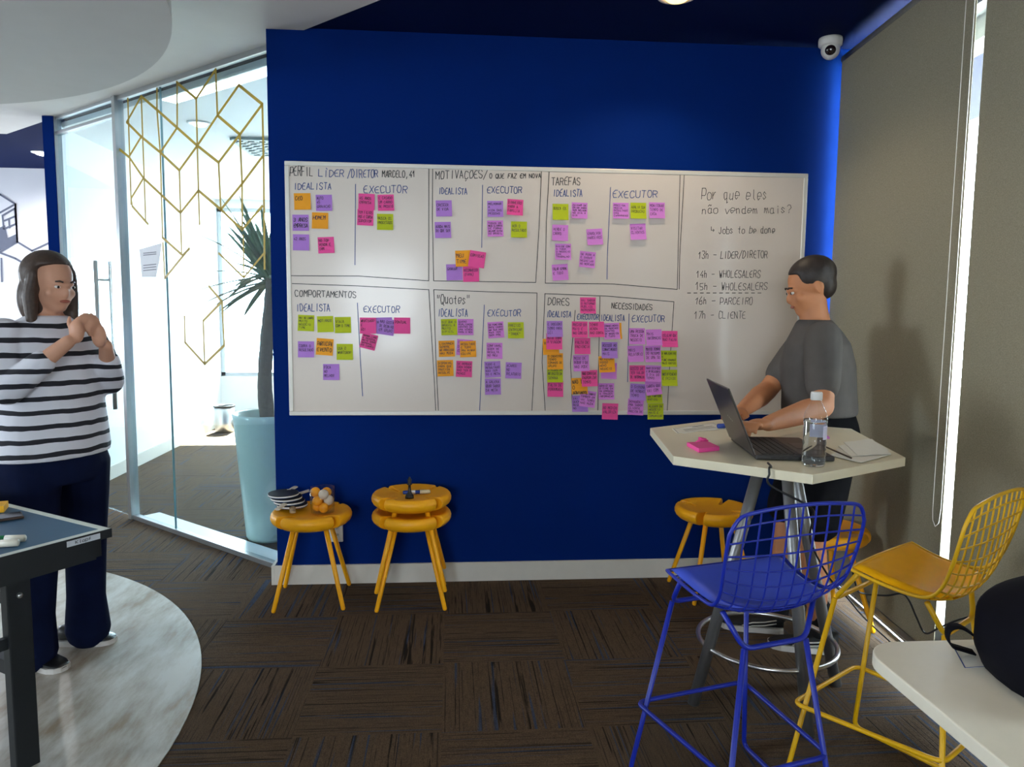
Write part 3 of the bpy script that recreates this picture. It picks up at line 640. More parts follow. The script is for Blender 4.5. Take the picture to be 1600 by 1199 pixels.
 (1045.9, 529.8, 'k', 0, 'CELULAR QUE/NAO FALHA', 'rightmost of the top row under EXECUTOR in NECESSIDADES'),
 (992.7, 552.8, 'l', -2, 'MAIS/RELATORIO', 'left one of the second row under EXECUTOR in NECESSIDADES'),
 (1019.8, 553.1, 'l', -1, 'MUITO TEMPO/DO RESUMO/DE UMA SO', 'in the middle of the second row under EXECUTOR in NECESSIDADES'),
 (1044.6, 560.5, 'g', 0, 'O APLICATIVO/E/FUNCIONANDO/MAIS RAPIDO', 'upper of the two right hand lime notes in NECESSIDADES'),
 (995.4, 583.6, 'k', 0, 'GOSTO DE/TER VALOR/DE INFORMACAO', 'lower pink one under EXECUTOR in NECESSIDADES'),
 (1019.8, 583.6, 'l', 2, 'NAO DIVIDE/E UM RELATORIO/O DIA DO/TEMPO', 'right of the lower pink note in NECESSIDADES', None, 1),
 (1045.5, 590.4, 'g', 0, 'NOTIFICACAO/E PEDIDO', 'lower of the two right hand lime notes in NECESSIDADES'),
 (996, 612.4, 'p', 4, 'O SISTEMA/DE VENDAS/TEMPO', 'below the lower pink note in NECESSIDADES'),
 (1022, 617, 'g', 0, '/POSITIVO/QUE FUNCIONA/RAPIDO', 'partly covered by a lilac note in NECESSIDADES'),
 (1019.8, 604.1, 'l', -6, '/TAREFA QUE/VAI COM', 'tilted, covering the top of a lime note in NECESSIDADES', None, 2),
 (992.3, 635.7, 'l', 3, 'DEMANDA/PRA SABER/CLIENTE/PRECISA DE', 'at the bottom frame, left of the lowest lime note', .01, 2),
 (1023.5, 642.7, 'g', 0, 'ALGUEM DE/NEGOCIO/MAIS E/COMUNICAR', 'lowest of all lime notes, hanging over the bottom frame', .006, 2)]
for n_ in NOTES: note(*n_)
# ------------------------------------------------------------------ low stools
YEL = mat('stool_ochre_lacquer', '#ffb012', .42, var=.03, spec=.4)
DN = 0.
def make_stool(label):
    t = thing('stool', label, 'stool', (-.822, -.207, 0), .05, 'low ochre stools')
    bm = bmesh.new()
    n = 128; NB_ = [math.radians(a) for a in (45, 135, 225, 315)]
    def notch(a, r, r0):
        """1 inside the four slots that run in from the rim beside the legs"""
        k = 0
        for q in NB_:
            d = (a-q+DN+math.pi) % (2*math.pi)-math.pi
            if abs(d) < .8 and r*math.cos(d) > r0*.97: k = max(k, max(0, min(1, (.0185-abs(r*math.sin(d)))/.0035)))
        return k
    top = [(.0, .436), (.04, .4355), (.08, .437), (.105, .4395), (.12, .4415), (.135, .4435), (.15, .4465), (.163, .4495), (.175, .4515), (.184, .449), (.191, .441), (.195, .429)]
    bot = [(.194, .416), (.188, .404), (.176, .393), (.16, .385), (.145, .380), (.13, .377), (.115, .375), (.08, .373), (.0, .372)]
    m = M(); rs = []
    A_ = sorted(set([2*math.pi*q/n for q in range(n)]+[q+d for q in NB_ for d in (-DN-.16, -DN-.14, -DN-.125, -DN-.11, -DN-.095, -DN-.08, -DN-.07, -DN+.07, -DN+.08, -DN+.095, -DN+.11, -DN+.125, -DN+.14, -DN+.16)]))
    for i, (r, z) in enumerate(top+bot):
        ring = []
        for a in A_:
            rr = max(r, .0005); z_ = z
            r0 = .093 if i < len(top) else .117
            if r > r0:
                k = notch(a, r, r0); rr = r-k*(r-r0)
                if i < len(top): z_ = z+k*(min(z, .4385)-z)
            ring.append(Vector((rr*math.cos(a), rr*math.sin(a), z_)))
        rs.append(ring)
    m.rings(rs, 0, True); m.build('seat', YEL, t)
    for q in NB_:
        d = Vector((math.cos(q), math.sin(q), 0))
        m = M(); P = [d*.105+Vector((0, 0, .384)), d*.168+Vector((0, 0, .19)), d*.229+Vector((0, 0, .006)), d*.2305+Vector((0, 0, 0))]
        m.tube(P, [.0125, .0115, .0105, .007], 14); m.build('leg', YEL, t)
    return t
s0 = make_stool('ochre stool by the glass partition carrying paddles and a cup of balls')
dup(s0, (-.332, -.232, 0), .02, 'lower ochre stool of the stacked pair under the whiteboard')
dup(s0, (-.332, -.232, .091), .02, 'upper ochre stool of the stacked pair, with the chess piece on top')
dup(s0, (1.200, -.222, 0), .10, 'ochre stool by the blue wall under the table, behind the blue wire stool')
dup(s0, (1.597, -.60, 0), .05, 'ochre stool in the corner by the blind, half hidden behind the standing man')
# paddles stacked on the left stool
RUB = mat('black_rubber', '#12141c', .6, var=.05); PLY = mat('pale_ply', '#f0ede8', .5, var=.05); HANDLE = mat('paddle_handle', '#d8cbb8', .5, var=.1)
def paddle(loc, rz, tilt, label, edge=PLY, hm=None):
    t = thing('paddle', label, 'table tennis paddle', loc, rz, 'table tennis paddles stacked on the stool'); t.rotation_euler = (tilt, 0, rz)
    def blade(z0, z1, k=1.0):
        return [( .075*k*math.cos(a), .078*k*math.sin(a)) for a in (2*math.pi*i/48 for i in range(48))], z0, z1
    M().prism(*blade(.0, .006, .99)).build('blade', edge, t)
    o = M().prism(*blade(.006, .010, .97)).build('rubber', RUB, t); M().prism(*blade(-.004, 0, .97)).build('rubber', mat('blue_rubber', '#1d3f66', .6), t)
    m = M(); m.lathe([(.0, -.172), (.0115, -.172), (.0135, -.166), (.0130, -.13), (.0125, -.09), (.016, -.074), (.019, -.062), (0, -.055)], n=18)
    m.v = [Vector((v.x*1.05, v.z, v.y*.46+.003)) for v in m.v]; m.build('handle', hm or HANDLE, t)
    return t
bx, by = -.945, -.188
paddle((bx+.02, by+.03, .4625), .22, -.03, 'lowest paddle of the stack, handle towards the front', hm=mat('tan_handle', '#a98a62', .5, var=.1))
paddle((bx+.005, by+.035, .4795), -.12, -.02, 'second paddle of the stack with a pale edge')
paddle((bx-.01, by+.04, .4965), 2.6, 0, 'third paddle of the stack, handle turned towards the wall')
paddle((bx-.025, by+.045, .5135), 2.95, 0, 'topmost paddle of the stack with a dark blue face')
# cup of balls
cx, cy = -.766, -.222
CLEAR = glass_mat('clear_plastic', (.98, .98, .99), 1.3, .05)
t = thing('plastic_cup', 'clear plastic cup full of balls on the left stool', 'cup', (cx, cy, .4445))
M().lathe([(0, 0), (.056, 0), (.064, .122), (.0625, .122), (.0547, .002), (0, .002)], n=36).build('wall', CLEAR, t)
OB = mat('orange_ball', '#ffaa20', .45, var=.02); WB_ = mat('white_ball', '#e6dcc8', .45, var=.02)
bp = [(.027*math.cos(a), .027*math.sin(a), 0) for a in (-1.2, .9, 2.9)]+[(.031*math.cos(a), .031*math.sin(a), 1) for a in (-2.3, -.2, 1.85)]+[(.026*math.cos(a), .026*math.sin(a), 2) for a in (-1.2, .9)]+[(-.034, .004, 2.15)]
for i, (x, y, k) in enumerate(bp):
    m = M().ell((0, 0, 0), (.0245, .0245, .0245), n=20, m=12); wht = i in (4, 6)
    o = m.build('ball', WB_ if wht else OB); o.location = (cx+x, cy+y, .4715+k*.033)
    tag(o, '%s ball in the clear plastic cup, %s' % ('white table tennis' if wht else 'orange table tennis', ['bottom layer', 'second layer', 'top of the heap'][min(2, int(k))]), 'ball', 'balls in the plastic cup')
# chess piece and marker pen on the stacked stools
t = M().lathe([(0, 0), (.021, 0), (.021, .012), (.017, .018), (.012, .024), (.008, .034), (.0065, .055), (.0065, .066), (.013, .069), (.013, .072), (.008, .075), (.0105, .094), (.0045, .099), (.005, .104), (0, .107)], n=28)
o = t.build('chess_piece', mat('black_wood', '#17100e', .35, coat=.3)); o.location = (-.338, -.30, .5272); tag(o, 'tall black chess piece standing on the stacked stools', 'chess piece')
def pen(name, loc, rz, body, cap, label, L=.13, r=.0085, band=None):
    t = thing(name, label, 'marker pen', loc, rz)
    def cyl(prof):
        m = M().lathe(prof, n=20); m.v = [Vector((v.z, v.x, v.y+r)) for v in m.v]; return m
    cyl([(0, 0), (r*.7, 0), (r, .004), (r, L*.62), (0, L*.62)]).build('barrel', body, t)
    cyl([(0, L*.62), (r*1.06, L*.62), (r*1.0, L*.98), (r*.75, L), (0, L)]).build('cap', cap, t)
    if band: cyl([(0, L*.25), (r*1.03, L*.25), (r*1.03, L*.45), (0, L*.45)]).build('label_band', band, t)
    return t
pen('marker', (-.375, -.235, .5305), .12, mat('blue_plastic', '#1c3f94', .4), mat('cream_plastic', '#c9bd9c', .4), 'blue marker pen lying on the stacked stools behind the chess piece', .135, .0095, mat('white_band', '#e8e8ee', .5))
# wall socket
t = thing('wall_socket', 'white double wall socket on the blue wall behind the left stool', 'socket', (-.738, 0, .283))
M().box((0, -.005, 0), (.074, .010, .118)).build('plate', mat('socket_white', '#dedbd4', .35), t, bevel=.004)
for z in (.022, -.022):
    m = M().lathe([(0, 0), (.017, 0), (.017, .002), (0, .002)], n=6); m.v = [Vector((v.x, -.0115+v.z*.5, v.y*.75+z)) for v in m.v]
    for x in (-.007, 0, .007): m.box((x, -.012, z), (.003, .001, .003), mi=1)
    m.build('socket_face', [mat('socket_white', '#dedbd4', .35), BLACK], t)
# ------------------------------------------------------------------ wire counter stools
def make_wire_stool(name, label, loc, rz, paint, padm):
    t = thing(name, label, 'stool', loc, rz)
    ctr = catmull([(.115, .699), (.03, .674), (-.06, .652), (-.125, .648), (-.170, .690), (-.193, .775), (-.206, .87), (-.214, .957)], 6) if False else None
    def prof(P):
        P3 = [Vector(p if len(p) == 3 else (0, p[0], p[1])) for p in P]; return catmull(P3, 10)
    C_ = prof([(.112, .698), (.03, .672), (-.06, .652), (-.125, .648), (-.168, .685), (-.190, .77), (-.204, .87), (-.212, .957)])
    E_ = prof([(.200, .092, .706), (.190, .025, .688), (.186, -.05, .678), (.190, -.115, .684), (.199, -.155, .727), (.207, -.178, .795), (.211, -.194, .865), (.209, -.207, .938)])
    n = len(C_)
    def Sf(u, v, off=0):
        f = v*(n-1); i = min(int(f), n-2); k = f-i
        c = C_[i].lerp(C_[i+1], k); e = E_[i].lerp(E_[i+1], k); a = abs(u)
        b = a**2.2
        p = Vector((u*e.x, c.y+(e.y-c.y)*b, c.z+(e.z-c.z)*b))
        return p
    def nrm(u, v):
        d = .01; a = Sf(min(u+d, 1), v)-Sf(max(u-d, -1), v); b = Sf(u, min(v+d, 1))-Sf(u, max(v-d, 0)); q = a.cross(b).normalized()
        return q if (q.z if v < .6 else q.y) > 0 else -q
    # corner rounding at the top of the back
    def lim(u):                       # highest v reached by the wire at u
        a = abs(u); return 1-.09*max(0, (a-.78)/.22)**2.6
    m = M()
    us = [-.8+.2*i for i in range(9)]
    for u in us: m.tube([Sf(u, .0+lim(u)*k/44) for k in range(45)], .0027, 6)
    nv = 15
    for j in range(1, nv):
        v = j/nv
        um = 1.0
        if v > .91: um = .78+.22*((1-v)/.09)**(1/2.6)
        m.tube([Sf(um*(-1+2*k/24), v) for k in range(25)], .0025, 6)
    m.build('wire_shell', paint, t)
    per = [Sf(-1, lim(1)*k/40) for k in range(41)]+[Sf(u, lim(u)) for u in (-1+2*k/48 for k in range(1, 48))]+[Sf(1, lim(1)*(1-k/40)) for k in range(41)]+[Sf(1-2*k/20, 0) for k in range(1, 20)]
    M().tube(per, .0052, 8, closed=True).build('rim', paint, t)
    # seat pad
    m = M(); nu, nvp = 20, 22; vmax = .53
    topv, botv = [], []
    for j in range(nvp+1):
        v = .015+(vmax-.015)*j/nvp
        for i in range(nu+1):
            a = -1+2*i/nu
            w = .94 if v < .3 else .94*math.sqrt(max(0.02, 1-((v-.3)/(vmax-.3+.02))**2.4))
            u = a*w; p = Sf(u, v); nn = nrm(u, v)
            edge = min(1, 8*(1-abs(a)), 9*j/nvp+.0, 9*(nvp-j)/nvp)
            topv.append(p+nn*(.006+.014*math.sqrt(max(0, edge)))); botv.append(p+nn*.0045)
    q = (nu+1)*(nvp+1); fs = []
    for j in range(nvp):
        for i in range(nu):
            a = j*(nu+1)+i; fs.append((a, a+1, a+nu+2, a+nu+1)); fs.append((q+a+nu+1, q+a+nu+2, q+a+1, q+a))
    bd = [i for i in range(nu+1)]+[(nu+1)*j+nu for j in range(1, nvp+1)]+[(nu+1)*nvp+i for i in range(nu-1, -1, -1)]+[(nu+1)*j for j in range(nvp-1, 0, -1)]
    for a, b in zip(bd, bd[1:]+bd[:1]): fs.append((a, q+a, q+b, b))
    m.add(topv+botv, fs, 0, True); m.build('seat_pad', padm, t)
    # base
    r = .0078
    for s in (-1, 1):
        Ff, Rf = Vector((s*.213, .249, .009)), Vector((s*.188, -.189, .009))
        Fb, Rb = Vector((s*.133, .165, .579)), Vector((s*.100, -.131, .559))
        P = fillet([Fb, Ff, Rf, Rb], .03); M().tube(P, r, 10).build('sled_leg', paint, t)
    m = M(); m.tube(fillet([(-.150, .085, .690), (-.133, .165, .579), (.133, .165, .579), (.150, .085, .690)], .03), r*.95, 10); m.build('front_support', paint, t)
    m = M(); m.tube(fillet([(-.149, -.100, .655), (-.100, -.131, .559), (.100, -.131, .559), (.149, -.100, .655)], .03), r*.95, 10); m.build('rear_support', paint, t)
    a, b, c, d = (Vector(p) for p in ((-.198, .246, .234), (.198, .246, .234), (.163, -.172, .234), (-.163, -.172, .234)))
    ring = fillet([a.lerp(d, .5), a, b, c, d, a.lerp(d, .49)], .035)
    M().tube(ring[:-1], .0072, 10, closed=True).build('footrest', paint, t)
    return t
PB = mat('blue_powder_coat', '#12289c', .35, var=.02); PBP = mat('blue_vinyl', '#3f55c8', .5, var=.04, bump=.1)
PY = mat('yellow_powder_coat', '#eab40a', .38, var=.02); PYP = mat('yellow_vinyl', '#ffb400', .6, var=.04, bump=.1, spec=.2)
make_wire_stool('wire_stool', 'blue wire counter stool with blue seat pad, in front of the high table', (.693, -1.883, 0), .267, PB, PBP)
make_wire_stool('wire_stool', 'yellow wire counter stool with yellow seat pad, beside the low white table', (1.225, -1.824, 0), .596, PY, PYP)
# ------------------------------------------------------------------ high table
HEX = [(.612, -1.127), (.538, -1.67), (.844, -1.938), (1.25, -1.713), (1.384, -1.159), (.978, -.901)]
TOPM = mat('white_laminate', '#dcd2b6', .42, var=.015); EDGE = mat('white_edge_band', '#d8d8dc', .45, var=.015)
STEEL = mat('dark_steel', '#8b8b8c', .38, .75, var=.06)
tb = thing('high_table', 'high white hexagonal table on steel legs where the man works', 'table', (.96, -1.4, 0))
M().prism(HEX, .9725, 1.0).build('table_top', TOPM, tb, world=True, bevel=.0015)
for f, tp in (((.754, -1.302, 0), (.955, -1.375, .972)), ((1.08, -1.53, 0), (1.005, -1.425, .972)), ((1.355, -1.2, 0), (1.045, -1.37, .972))):
    f = Vector(f); tp = Vector(tp); m = M(); m.tube([f, f.lerp(tp, .5), tp], .021, 16); m.build('leg', STEEL, tb, world=True)
def legat(f, tp, z): f = Vector(f); tp = Vector(tp); return f.lerp(tp, z/.972)
q = [legat((.754, -1.302, 0), (.955, -1.375, .972), .22), legat((1.08, -1.53, 0), (1.005, -1.425, .972), .22), legat((1.355, -1.2, 0), (1.045, -1.37, .972), .22)]
A_, B_, C2 = (Vector((p.x, p.y)) for p in q)
D_ = 2*(A_.x*(B_.y-C2.y)+B_.x*(C2.y-A_.y)+C2.x*(A_.y-B_.y))
ux = ((A_.length_squared)*(B_.y-C2.y)+(B_.length_squared)*(C2.y-A_.y)+(C2.length_squared)*(A_.y-B_.y))/D_
uy = ((A_.length_squared)*(C2.x-B_.x)+(B_.length_squared)*(A_.x-C2.x)+(C2.length_squared)*(B_.x-A_.x))/D_
rc = (Vector((ux, uy))-A_).length
M().tube([(ux+rc*math.cos(a), uy+rc*math.sin(a), .22) for a in (2*math.pi*i/64 for i in range(64))], .009, 10, closed=True).build('foot_ring', CHROME, tb, world=True)
m = M(); m.lathe([(0, .93), (.06, .93), (.075, .972), (0, .972)], c=(1.0, -1.39, 0), n=24); m.build('mounting_plate', CHROME, tb, world=True)
m = M(); m.box((.895, -1.62, .952), (.03, .002, .045), .3); m.build('paper_tag', mat('cream_tag', '#d8cb9a', .7), tb, world=True)
# laptop
lp = thing('laptop', 'dark grey laptop open on the high table, lid towards the glass', 'laptop', (.79, -1.578, 1.0), math.radians(-8.5))
LG = mat('laptop_grey', '#3c3a3a', .42, .5, var=.04); LK = mat('laptop_keys', '#151516', .55, var=.04)
m = M(); m.box((.115, 0, .0095), (.228, .334, .015)); m.build('base', LG, lp, bevel=.004)
m = M()
for i in range(6):
    for j in range(15): m.box((.030+i*.0195, -.145+j*.0205, .0178), (.0165, .0175, .0022))
m.build('keyboard', LK, lp)
M().box((.185, 0, .0174), (.06, .1, .0012)).build('touchpad', mat('laptop_pad', '#2c2b2b', .35), lp)
m = M()
for y, w_ in ((-.169, .0),):
    for x in (.05, .075, .1, .13): m.box((x, -.1672, .010), (.014, .002, .005))
m.build('ports', BLACK, lp)
Rt = Matrix.Rotation(math.radians(-23), 3, 'Y')
m = M(); c0 = Vector((-.002, 0, .014)); m.box(c0+Rt @ Vector((0, 0, .108)), (.006, .334, .216), Rt); o = m.build('lid', mat('lid_brown_grey', '#4a4542', .32, .6, var=.05), lp, bevel=.0025)
m = M(); m.box(c0+Rt @ Vector((.0035, 0, .108)), (.001, .31, .19), Rt); m.build('screen', mat('dark_screen', '#0c0d10', .12), lp)
m = M()
for q in (-.03, -.015, 0, .015): m.box(c0+Rt @ Vector((-.0034, q, .10+q*.25)), (.0006, .004, .004), Rt)
m.build('lid_emblem', CHROME, lp)
# charger cable
m = M(); CAB = mat('black_cable', '#101011', .5)
pl = [onZ(1190, 722, 1.006), onZ(1198, 727, 1.006)]
e0 = pl[-1]
en = Vector((-.659, -.752, 0)); ed = onZ(1204, 732.5, 1.0); ed -= en*((ed-Vector((.538, -1.67, 1))).dot(en))
pts = [e0+Vector((.012, .02, .002)), ed-en*.012+Vector((0, 0, .0045)), ed+en*.005+Vector((0, 0, .004)), ed+en*.012+Vector((.003, 0, -.012)), ed+en*.013+Vector((.008, 0, -.045)), Vector((.86, -1.90, .90)), Vector((.91, -1.82, .84)), Vector((.96, -1.72, .74)), Vector((1.06, -1.66, .60)), Vector((1.20, -1.52, .48)), Vector((1.34, -1.35, .36)), Vector((1.46, -1.22, .26)), Vector((1.60, -1.25, .13)), Vector((1.66, -1.34, .04)), Vector((1.70, -1.50, .012)), Vector((1.66, -1.85, .008))]
m.tube(catmull(pts, 8), .0032, 8); tag(m.build('power_cable', CAB), 'thin black power cable hanging from the laptop over the table edge', 'cable')
pts = [onY(1332, 892, -1.28), onY(1340, 922, -1.25), onY(1352, 928, -1.22), onY(1384, 931, -1.25), onY(1408, 928, -1.3), onY(1420, 938, -1.32), onY(1432, 965, -1.34), onY(1446, 990, -1.36), onY(1470, 980, -1.5), onY(1500, 968, -1.62), onY(1525, 962, -1.7)]
m = M(); m.tube(catmull(pts, 6), .0035, 8); tag(m.build('power_cable', CAB), 'black cable strung across behind the yellow wire stool', 'cable')
# things on the high table
BOT = glass_mat('bottle_plastic', (.97, .98, .98), 1.36, .02, .02)
bt = thing('water_bottle', 'half full clear plastic water bottle with a white cap on the high table', 'bottle', (.905, -1.818, 1.0), .6)
prof = [(0, .006), (.018, .003), (.029, 0), (.0325, .006), (.033, .02), (.0312, .027), (.033, .034), (.0312, .042), (.033, .050), (.0312, .058), (.033, .066), (.0318, .075), (.0318, .120), (.033, .126), (.0325, .138), (.029, .155), (.021, .172), (.0145, .184), (.0128, .190), (.0128, .200)]
M().lathe(prof, n=36).build('bottle_body', BOT, bt)
WAT = bpy.data.materials.new('water'); WAT.use_nodes = True; bb = WAT.node_tree.nodes['Principled BSDF']; bb.inputs['Transmission Weight'].default_value = 1; bb.inputs['IOR'].default_value = 1.33; bb.inputs['Roughness'].default_value = 0; bb.inputs['Base Color'].default_value = (.97, .99, 1, 1)
M().lathe([(0, .008), (.017, .005), (.028, .002), (.0315, .008), (.0320, .02), (.0303, .027), (.0320, .034), (.0303, .042), (.0320, .050), (.0303, .058), (.0320, .066), (.0309, .075), (.0309, .118), (.0318, .126), (.0316, .133), (0, .133)], n=36).build('water', WAT, bt)
m = M(); m.lathe([(0, .190), (.0155, .190), (.0155, .211), (.0145, .213), (0, .213)], n=30)
for i in range(30):
    a = 2*math.pi*i/30; m.box((.0157*math.cos(a), .0157*math.sin(a), .2), (.001, .0012, .018), a)
m.build('cap', mat('white_cap', '#d9d6d2', .4), bt)
m = M(); rs = []
for z in (.079, .118): rs.append([Vector((.0325*math.cos(a), .0325*math.sin(a), z)) for a in (-1.9+2.6*i/24 for i in range(25))])
n_ = 25; m.add(rs[0]+rs[1], [(i, i+1, n_+i+1, n_+i) for i in range(24)], 0, True)
for i in range(9): 
    a = .15+.0; m.box((.0328*math.cos(a), .0328*math.sin(a), .083+i*.0038), (.0004, .006, .0012), a, 1)
m.build('label', [mat('pale_label', '#cfcbe0', .55), mat('label_print', '#6a6a90', .6)], bt)
PK = PAPER['k']
pad = M(); a, b, c, d = (onZ(*p, 1.0) for p in ((1073, 697.5), (1107, 696.5), (1124, 704.5), (1092, 708)))
pad.prism([(p.x, p.y) for p in (a, b, c, d)], 1.0005, 1.0135); o = pad.build('sticky_pad', PK, bevel=.0006); tag(o, 'thick pink pad of sticky notes on the high table left of the laptop', 'notepad')
m = M(); c = onZ(1097, 694.5, 1.0); rr = random.Random(3); ring = []
for j in range(5):
    z = .0+.0055*j; w = [.016, .02, .018, .013, .006][j]; ring.append([c+Vector((w*(1+.45*rr.uniform(-1, 1))*math.cos(a)+.006*(j-2)*math.sin(j), w*.6*(1+.45*rr.uniform(-1, 1))*math.sin(a), z+.003*rr.uniform(0, 1))) for a in (2*math.pi*i/10 for i in range(10))])
m.rings(ring, 0, False); tag(m.build('crumpled_note', PK), 'small crumpled pink paper behind the pink pad', 'paper')
PAP = mat('white_paper', '#e4e0d4', .8, var=.02)
sh = M(); P4 = [onZ(*p, 1.0) for p in ((1050, 671), (1114, 661), (1136, 671), (1058, 678))]
sh.prism([(p.x, p.y) for p in P4], 1.0003, 1.0012)
def lerp4(u, v): return (P4[0].lerp(P4[1], u)).lerp(P4[3].lerp(P4[2], u), v)+Vector((0, 0, .0016))
UPV = Vector((0, 0, 1))
sh.strip([lerp4(.03, .06), lerp4(.97, .06), lerp4(.97, .94), lerp4(.03, .94), lerp4(.03, .06)], .002, UPV, 1)
sh.strip([lerp4(.45, .2), lerp4(.7, .2)], .007, UPV, 1)
for v in (.42, .56, .70): sh.strip([lerp4(.2, v), lerp4(.85, v)], .0035, UPV, 1)
tag(sh.build('printed_sheet', [PAP, INKK], fixn=False), 'printed white sheet at the far left corner of the high table', 'paper')
t = thing('marker', 'lilac and blue pen cap lying behind the laptop at the table edge', 'marker pen', tuple(onZ(1122, 670, 1.0)), .3)
m = M().lathe([(0, 0), (.009, 0), (.009, .07), (0, .07)], n=16); m.v = [Vector((v.z, v.x, v.y+.0095)) for v in m.v]; m.build('barrel', mat('blue_plastic', '#1c3f94', .4), t)
m = M().lathe([(0, .07), (.0098, .07), (.0092, .11), (0, .11)], n=16); m.v = [Vector((v.z, v.x, v.y+.0098)) for v in m.v]; m.build('cap', PAPER['l'], t)
c = onZ(1277, 684.5, 1.0); m = M(); m.box(c+Vector((0, 0, .004)), (.075, .035, .007), -.25); tag(m.build('note_pad', PAPER['l'], bevel=.001), 'small lilac pad of notes behind the water bottle', 'notepad')
stk = [((1306, 703), (1357, 690), (1392, 711), (1329, 720)), ((1296, 713), (1345, 697), (1385, 714), (1345, 725)), ((1310, 700), (1356, 688), (1388, 706), (1330, 717)), ((1318, 695), (1362, 690), (1392, 713), (1340, 716))]
for i, q in enumerate(stk):
    P = [onZ(x, y, 1.0) for x, y in q]; m = M(); m.prism([(p.x, p.y) for p in P], 1.0004+i*.0022, 1.0020+i*.0022)
    tag(m.build('paper_sheet', PAP), 'loose white sheet in the pile right of the bottle, %s' % ['at the bottom', 'sticking out towards the front', 'third from the bottom', 'on top of the pile'][i], 'paper', 'loose paper sheets on the high table')
m = M(); a = onZ(1284, 696, 1.012); b = onZ(1330, 716, 1.012); m.tube([a, a.lerp(b, .5), b], .0028, 8); tag(m.build('pencil', mat('dark_pencil', '#3a2e20', .5)), 'thin dark pencil lying across the papers beside the bottle', 'pencil')
# ------------------------------------------------------------------ low white table and backpack
r_ = .085; x0, y1 = .727, -2.393; X1, Y0 = 1.55, -3.15
poly = [(X1, y1), (x0+r_, y1)]
poly = [(X1-.0, y1)]+[(x0+r_+r_*math.cos(a), y1-r_+r_*math.sin(a)) for a in (math.pi/2+math.pi/2*i/12 for i in range(13))]+[(x0+r_+r_*math.cos(a), Y0+r_+r_*math.sin(a)) for a in (math.pi+math.pi/2*i/12 for i in range(13))]+[(X1, Y0)]
lt = thing('low_table', 'low white table with rounded corners at the lower right, under the backpack', 'table', (1.14, -2.77, 0))
M().prism(poly, .712, .74).build('table_top', mat('cream_laminate', '#efe6d2', .45, var=.015), lt, world=True, bevel=.003)
for x, y in ((1.40, -2.55), (.92, -3.0), (1.40, -3.0)): M().tube([(x, y, 0), (x, y, .712)], .02, 14).build('leg', mat('white_metal', '#e8e8e6', .4), lt, world=True)
P4 = [onZ(*p, .74) for p in ((1491, 1014), (1530, 1008), (1560, 1042), (1508, 1045))]
m = M(); m.prism([(p.x, p.y) for p in P4], .7403, .7412); m.strip([P4[0]+UPV*.0016, P4[3]+UPV*.0016, P4[2]+UPV*.0016], .0025, UPV, 1)
tag(m.build('card', [PAP, INKB], fixn=False), 'white card with a blue border under the backpack strap', 'card')
BK = mat('black_nylon', '#0b0b14', .8, var=.25, scale=12, bump=.3, spec=.12); BK2 = mat('maroon_black_nylon', '#160b10', .8, var=.2, scale=12, spec=.12)
bk = thing('backpack', 'black backpack with a looped strap lying on the low white table', 'backpack', (1.135, -2.60, .7415), -.15)
m = M(); n = 36; rs = []
for i in range(19):
    t_ = i/18; z = .205*t_; k = (1-max(0, (t_-.45)/.55)**2.4)**.55 if t_ < 1 else 0.03
    k *= (.93+.07*min(1, t_*5)); a, b = .245*k, .165*k
    rs.append([Vector((math.copysign(abs(math.cos(q))**.72, math.cos(q))*a, math.copysign(abs(math.sin(q))**.72, math.sin(q))*b, z)) for q in (2*math.pi*j/n for j in range(n))])
m.rings(rs, 0, True); m.build('bag', BK, bk)
m = M(); rs = []
for i in range(9):
    t_ = i/8; k = (1-t_**2.5)**.5 if t_ < 1 else .05
    rs.append([Vector((math.copysign(abs(math.cos(q))**.6, math.cos(q))*.15*k, -.145-.035*t_, .095+math.copysign(abs(math.sin(q))**.6, math.sin(q))*.065*k)) for q in (2*math.pi*j/28 for j in range(28))])
m.rings(rs, 0, True); m.build('pocket', BK2, bk)
def band(P, w, axis):
    m = M(); ax = Vector(axis).normalized()*w/2; th = .003; P = [Vector(p) for p in P]; rs = []
    for i, p in enumerate(P):
        d = (P[min(i+1, len(P)-1)]-P[max(i-1, 0)]).normalized(); nn = d.cross(ax).normalized()*th/2
        rs.append([p-ax-nn, p+ax-nn, p+ax+nn, p-ax+nn])
    return m.rings(rs, 0, True)
R2 = ROOT[bk.name].inverted()
lp_ = [(1528, 1000), (1515, 988), (1498, 979), (1484, 982), (1480, 994), (1486, 1008), (1502, 1014), (1522, 1020)]
P = catmull([onY(x, y, -2.47+.0*i) for i, (x, y) in enumerate(lp_)], 6); P = [Vector((p.x, p.y, max(p.z, .7445))) for p in P]
band([R2 @ p for p in P], .026, R2.to_3x3() @ Vector((.35, 1, 0))).build('strap', BK, bk)
m = M(); m.tube([Vector((-.19+.0, -.02, .13)), Vector((-.12, -.06, .185)), Vector((0, -.075, .203)), Vector((.12, -.06, .186))], .003, 6); m.build('zip', mat('dark_zip', '#20202a', .5), bk)
